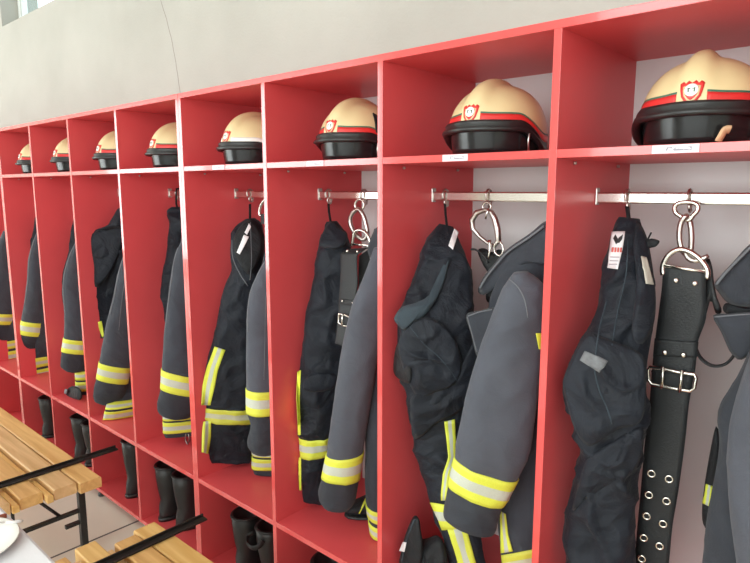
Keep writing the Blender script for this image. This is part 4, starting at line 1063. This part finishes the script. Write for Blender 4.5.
def boot(x, y, rz, h, label, straps=False):
    t = thing('rubber_boot', label, 'boot', (x, y, BZ), BOG)
    Mx = Matrix.Rotation(rz, 4, 'Z')
    def P(V): return [Vector((x, y, BZ))+Mx @ Vector(v) for v in V]
    V, Fc = boot_mesh('boot_shaft', t, h); build('boot_shaft', P(V), Fc, RUBBER, t)
    n = 28; V, Fc = [], []
    for z in (0, .016):
        for i in range(n):
            s = sin(2*PI*i/n); tt = max(0, s); V.append((cos(2*PI*i/n)*.053*(1-.12*tt), .068+s*.138, z))
    for i in range(n): Fc.append([i, (i+1) % n, n+(i+1) % n, n+i])
    Fc += [list(range(n)), list(range(n, 2*n))]
    build('sole', P(V), Fc, RUBBERM, t)
    V, Fc = tube_geo([(cos(2*PI*i/n)*.0565, sin(2*PI*i/n)*.0685, h-.004) for i in range(n)], .0045, closed=True, n=8); build('top_rim', P(V), Fc, RUBBERM, t)
    if straps:
        V, Fc = tube_geo(smooth_line([(-.04, -.056, h-.03), (-.058, -.075, h-.045), (-.03, -.098, h-.055), (.01, -.10, h-.055), (.03, -.085, h-.045), (.03, -.064, h-.03)], 4), .011, n=8, flat=.35, flat_axis=(1, 0, 0))
        build('pull_strap', P(V), Fc, LEATHER, t)
boot(-2.535, .115, .1, .27, 'black rubber boot, left one of the pair beside the double divider')
boot(-2.395, .125, -.1, .265, 'black rubber boot, right one of the pair beside the double divider')
boot(-1.925, .115, .1, .25, 'black boot with pull strap, left one of the pair at the bottom centre')
boot(-1.775, .125, -.05, .25, 'black boot with pull strap, right one of the pair at the bottom centre', True)
boot(-2.865, .115, .1, .30, 'single tall black boot seen above the bar end of the far bench')
boot(-3.50, .12, .05, .26, 'black boot, left one of the pair above the far bench end')
boot(-3.375, .13, 0, .25, 'black boot, right one of the pair above the far bench end')
boot(-3.985, .12, .05, .26, 'black boot farthest left, just above the edge of the far bench')
boot(-1.445, .115, .1, .25, 'black boot whose top just shows at the bottom edge of the photo')
# shoe on the board of the third bay
t = thing('work_shoe', 'black shoe with yellow trim on the board under the jacket in the third bay', 'shoe', (*atz(345, 516, LO).xy, LO))
p0 = atz(345, 515, LO); dr = hray(345, 515); ax = Vector((dr.y, -dr.x, 0)); ax = (ax*.75+Vector((.8, .25, 0))*.25).normalized(); sd = Vector((-ax.y, ax.x, 0))
def shoe_rings(data, n=24):
    V, Fc = [], []
    for (s, w_, z0, z1) in data:
        for i in range(n):
            a_ = 2*PI*i/n; V.append(p0+ax*s+sd*cos(a_)*w_+Vector((0, 0, (z0+z1)/2+math.copysign(abs(sin(a_))**.75, sin(a_))*(z1-z0)/2)))
    for j in range(len(data)-1):
        for i in range(n): Fc.append([j*n+i, j*n+(i+1) % n, (j+1)*n+(i+1) % n, (j+1)*n+i])
    Fc += [list(range(n)), [(len(data)-1)*n+i for i in range(n)]]
    return V, Fc
V, Fc = shoe_rings([(.006, .018, .016, .028), (.02, .036, .014, .046), (.05, .043, .014, .058), (.085, .043, .014, .080), (.12, .038, .014, .105), (.16, .036, .014, .11), (.2, .036, .014, .105), (.235, .03, .014, .09), (.25, .02, .016, .08)]); build('upper', V, Fc, BLACKC, t)
V, Fc = shoe_rings([(0, .02, .001, .018), (.015, .04, .001, .02), (.05, .047, .001, .02), (.12, .042, .001, .02), (.2, .04, .001, .02), (.245, .03, .001, .02), (.258, .015, .001, .018)]); build('sole', V, Fc, RUBBER, t)
V, Fc = tube_geo([p0+ax*.055-sd*.040+Vector((0, 0, .032)), p0+ax*.07-sd*.036+Vector((0, 0, .062)), p0+ax*.078-sd*.015+Vector((0, 0, .075))], .006, n=8, flat=.5); build('trim', V, Fc, YELM, t)
V, Fc = tube_geo([p0+ax*.105-sd*.036+Vector((0, 0, .07)), p0+ax*.115-sd*.03+Vector((0, 0, .098)), p0+ax*.118-sd*.01+Vector((0, 0, .106))], .006, n=8, flat=.5); build('trim', V, Fc, YELM, t)
# crumpled black bag on the board of the second bay
t = thing('cloth_bag', 'crumpled black cloth bag with white tag on the board, second bay from right', 'bag', (*atz(425, 577, LO).xy, LO))
Yb = .095
o1 = puff('bag_body', [(400, 573), (399.5, 560), (404, 546), (414, 538), (424, 541), (434, 537.5), (440, 537), (445, 546), (448, 562), (447, 573), (428, 574)], Yb, .04, BLACKC, t, amp=.012, seed=3, rings=9, n=60, clamp=clampbox(6))
o2 = puff('bag_flap', [(399.3, 565), (401.5, 550), (405, 536), (410, 523), (414.5, 515.5), (419, 519), (421, 531), (423, 545), (421, 566), (410, 570)], Yb-.03, .018, BLACKC, t, amp=.006, seed=6, rings=8, n=60, clamp=clampbox(6))
line_on('bag_edge', [o2], [(402, 562), (405, 545), (411, 528), (415, 519)], .003, TROUS, t)
lab(strip('size_tag', [o2, o1], [(404, 542), (402, 546.5), (400.3, 551)], [(406.8, 542.3), (406, 547), (405, 551.8)], PAPER, t, off=.005), 'small white tag')
# glove on the board of the seventh bay
g0 = atz(69, 398.5, LO)
t = thing('work_glove', 'black glove lying on the board in the seventh bay from the right', 'glove', (g0.x, g0.y, LO))
Yg = g0.y+.02
puff('glove_palm', [(66, 397.8), (65, 393), (68, 388.5), (73, 386), (79, 388), (82, 393), (81, 399.5), (73, 398.8)], Yg, .03, BLACKC, t, amp=.006, rings=6, n=40, clamp=clampbox(1))
puff('cuff_edge', [(64, 392.5), (65, 389.2), (67.5, 389.5), (67, 393), (65.3, 394.3)], Yg-.02, .008, GREYTAG, t, rings=4, n=24)

# ------------------------------------------------------------------ benches and table
BT = .430
def plank(name, x0, x1, y0, y1, z1, th, m, parent, wob=0):
    V, Fc = [], []; N = max(8, int((x1-x0)/.08)); K = 5
    for i in range(N+1):
        x = x0+(x1-x0)*i/N
        dy = wob*noise.noise(Vector((x*2.2, y0*9, 0)))
        for (yy, zz) in ((y0, z1-th), (y0, z1-.004), (y0+.004, z1), (y1-.004, z1), (y1, z1-.004), (y1, z1-th)):
            V.append((x, yy+dy, zz+wob*.3*noise.noise(Vector((x*3, yy*9, 5)))))
    for i in range(N):
        for j in range(6): Fc.append([i*6+j, i*6+(j+1) % 6, (i+1)*6+(j+1) % 6, (i+1)*6+j])
    Fc += [list(range(6)), [N*6+j for j in range(6)]]
    return build(name, V, Fc, m, parent, smooth=False)
def leg_frame(t, x, y0, y1, top):
    for y in (y0, y1):
        box('leg', (x-.014, x+.014, y-.014, y+.014, 0, top), BLACKM, t, bevel=.002)
    box('cross_bar', (x-.008, x+.008, y1+.014, y0-.014, .205, .221), BLACKM, t)
    box('stop_bar', (x-.008, x+.008, y0-.075, y0-.014, .15, .166), BLACKM, t)
    v, f = tube_geo([(x, y0-.09, .215), (x-.06, y0-.16, .30), (x-.12, y0-.20, top)], .007, n=8); build('brace', v, f, BLACKM, t)
    v, f = tube_geo([(x-.01, y0-.27, .215), (x-.01, y0-.27, top)], .007, n=8); build('brace', v, f, BLACKM, t)
def bench(label, x0, x1, planks, bars, loc):
    t = thing('pine_bench', label, 'bench', loc, 'pine plank benches in front of the lockers')
    for i, (a, b, y0, y1, dz, th, m) in enumerate(planks): plank('plank', a, b, y0, y1, BT+dz, th, WOODS[m], t, .004)
    for (x, ya, yb) in bars:
        v, f = boxes([(x-.016, x+.016, ya, yb, BT+.004, BT+.010), (x-.016, x-.011, ya, yb, BT+.010, BT+.030)])
        V2 = [(x-.016, BT+.003), (x+.016, BT+.003), (x+.016, BT+.009), (x-.010, BT+.009), (x-.010, BT+.019), (x-.016, BT+.019)]
        V = [(p[0], ya, p[1]) for p in V2]+[(p[0], yb, p[1]) for p in V2]
        Fc = [[j, (j+1) % 6, 6+(j+1) % 6, 6+j] for j in range(6)]+[list(range(6)), list(range(6, 12))]
        build('steel_bar', V, Fc, BLACKM, t, smooth=False, bevel=.001)
        leg_frame(t, x+.012, -.25, -.62, BT-.045)
    return t
bench('far pine plank bench with a black steel bar across its end, left edge of photo', -4.7, -2.47,
    [(-4.7, -2.455, -.325, -.238, 0, .045, 0), (-4.7, -2.475, -.418, -.331, .002, .045, 1), (-4.7, -2.47, -.447, -.424, -.014, .030, 2), (-4.7, -2.50, -.535, -.453, 0, .045, 0), (-4.7, -2.49, -.565, -.541, -.014, .03, 2), (-4.7, -2.50, -.66, -.571, .001, .045, 1)],
    [(-2.665, -.70, -.070), (-4.4, -.70, -.070)], (-3.6, -.45, 0))
bench('near pine plank bench with uneven board ends at the bottom left', -1.93, .1,
    [(-1.96, .1, -.345, -.262, 0, .045, 2), (-1.93, .1, -.43, -.351, .002, .045, 0), (-1.93, .1, -.458, -.437, -.014, .03, 1), (-2.0, .1, -.535, -.464, .001, .045, 2), (-1.95, .1, -.562, -.54, -.014, .03, 1), (-1.98, .1, -.66, -.567, 0, .045, 0)],
    [(-1.835, -.70, -.135), (-.15, -.70, -.135)], (-.9, -.45, 0))
TZ, TY0, TY1, TX0, TX1 = .745, -1.18, -.790, -3.4, -1.05
t = thing('table', 'long table under a white cloth in the bottom left corner', 'table', ((TX0+TX1)/2, (TY0+TY1)/2, 0))
box('tabletop', (TX0, TX1, TY0, TY1, TZ-.03, TZ), WOODS[1], t, bevel=.003)
for x in (TX0+.1, TX1-.1):
    for y in (TY0+.06, TY1-.06): box('leg', (x-.02, x+.02, y-.02, y+.02, 0, TZ-.03), BLACKM, t, bevel=.003)
V, Fc = [], []; N = 60; prof = [(TY0-.010, TZ-.06), (TY0-.010, TZ+.001), (TY0-.002, TZ+.004), (TY1+.004, TZ+.004), (TY1+.011, TZ), (TY1+.013, TZ-.07)]
for i in range(N+1):
    x = TX0-.01+(TX1-TX0+.02)*i/N
    for j, (y, z) in enumerate(prof):
        k = 1 if j in (0, 5) else 0
        V.append((x, y+k*.008*noise.noise(Vector((x*7, y, 0))), z+k*.006*noise.noise(Vector((x*5, y, 3)))))
for i in range(N):
    for j in range(5): Fc.append([i*6+j, i*6+j+1, (i+1)*6+j+1, (i+1)*6+j])
tc = build('tablecloth', V, Fc, CLOTHW, None, smooth=False, loc=Vector(((TX0+TX1)/2, (TY0+TY1)/2, TZ)))
md = tc.modifiers.new('thickness', 'SOLIDIFY'); md.thickness = .0015; md.offset = 1
tag(tc, 'white tablecloth on the table in the bottom left corner', 'tablecloth')
ZT = TZ+.007
# plate
pc = Vector((-1.665, -.915, ZT)); prof = [(.0, .004), (.075, .004), (.082, .007), (.105, .014), (.123, .018), (.126, .0175), (.124, .0155), (.105, .010), (.08, .001), (.0, .001)]
V, Fc = [], []; n = 64
for (r, z) in prof[1:-1]:
    for i in range(n): V.append(pc+Vector((cos(2*PI*i/n)*r, sin(2*PI*i/n)*r, z)))
m_ = len(prof)-2
for j in range(m_-1):
    for i in range(n): Fc.append([j*n+i, j*n+(i+1) % n, (j+1)*n+(i+1) % n, (j+1)*n+i])
Fc += [[i for i in range(n)], [(m_-1)*n+i for i in range(n)]]
pl = build('dinner_plate', V, Fc, PORC, None, loc=pc); tag(pl, 'white round plate on the white tablecloth, at the left edge', 'plate')
kn = thing('table_knife', 'table knife with reddish brown handle beside the plate', 'knife', atz(-6, 517, ZT+.006))
tube('handle', [atz(-12, 520.5, ZT+.008), atz(-3, 518.2, ZT+.008), atz(5, 516, ZT+.008), atz(7, 515.5, ZT+.008)], [.006, .007, .0075, .005], HANDLE, kn, n=10)
tube('blade', [atz(-12, 520.5, ZT+.004), atz(-30, 524, ZT+.004), atz(-40, 526, ZT+.004)], [.006, .006, .002], CHROME, kn, n=8, flat=.25)
fk = thing('table_fork', 'white plastic fork whose tip shows at the plate edge', 'fork', atz(18, 521.5, ZT+.004))
tube('handle', [atz(6, 522.5, ZT+.026), atz(13, 522, ZT+.024), atz(19, 521.3, ZT+.020), atz(23, 520.6, ZT+.018)], [.003, .0035, .0045, .0025], PLAST, fk, n=8)
tube('tines', [atz(6, 522.5, ZT+.026), atz(-8, 523.5, ZT+.027), atz(-18, 524.5, ZT+.026)], [.003, .008, .009], PLAST, fk, n=8, flat=.3)

# ------------------------------------------------------------------ output look
vs = bpy.context.scene.view_settings
bpy.context.scene.display_settings.display_device = 'sRGB'
vs.view_transform = 'Standard'; vs.look = 'None'; vs.gamma = 1; vs.use_curve_mapping = False
vs.exposure = 0
cy = bpy.context.scene.cycles
cy.use_denoising = True; cy.max_bounces = 8; cy.diffuse_bounces = 5; cy.sample_clamp_indirect = 8
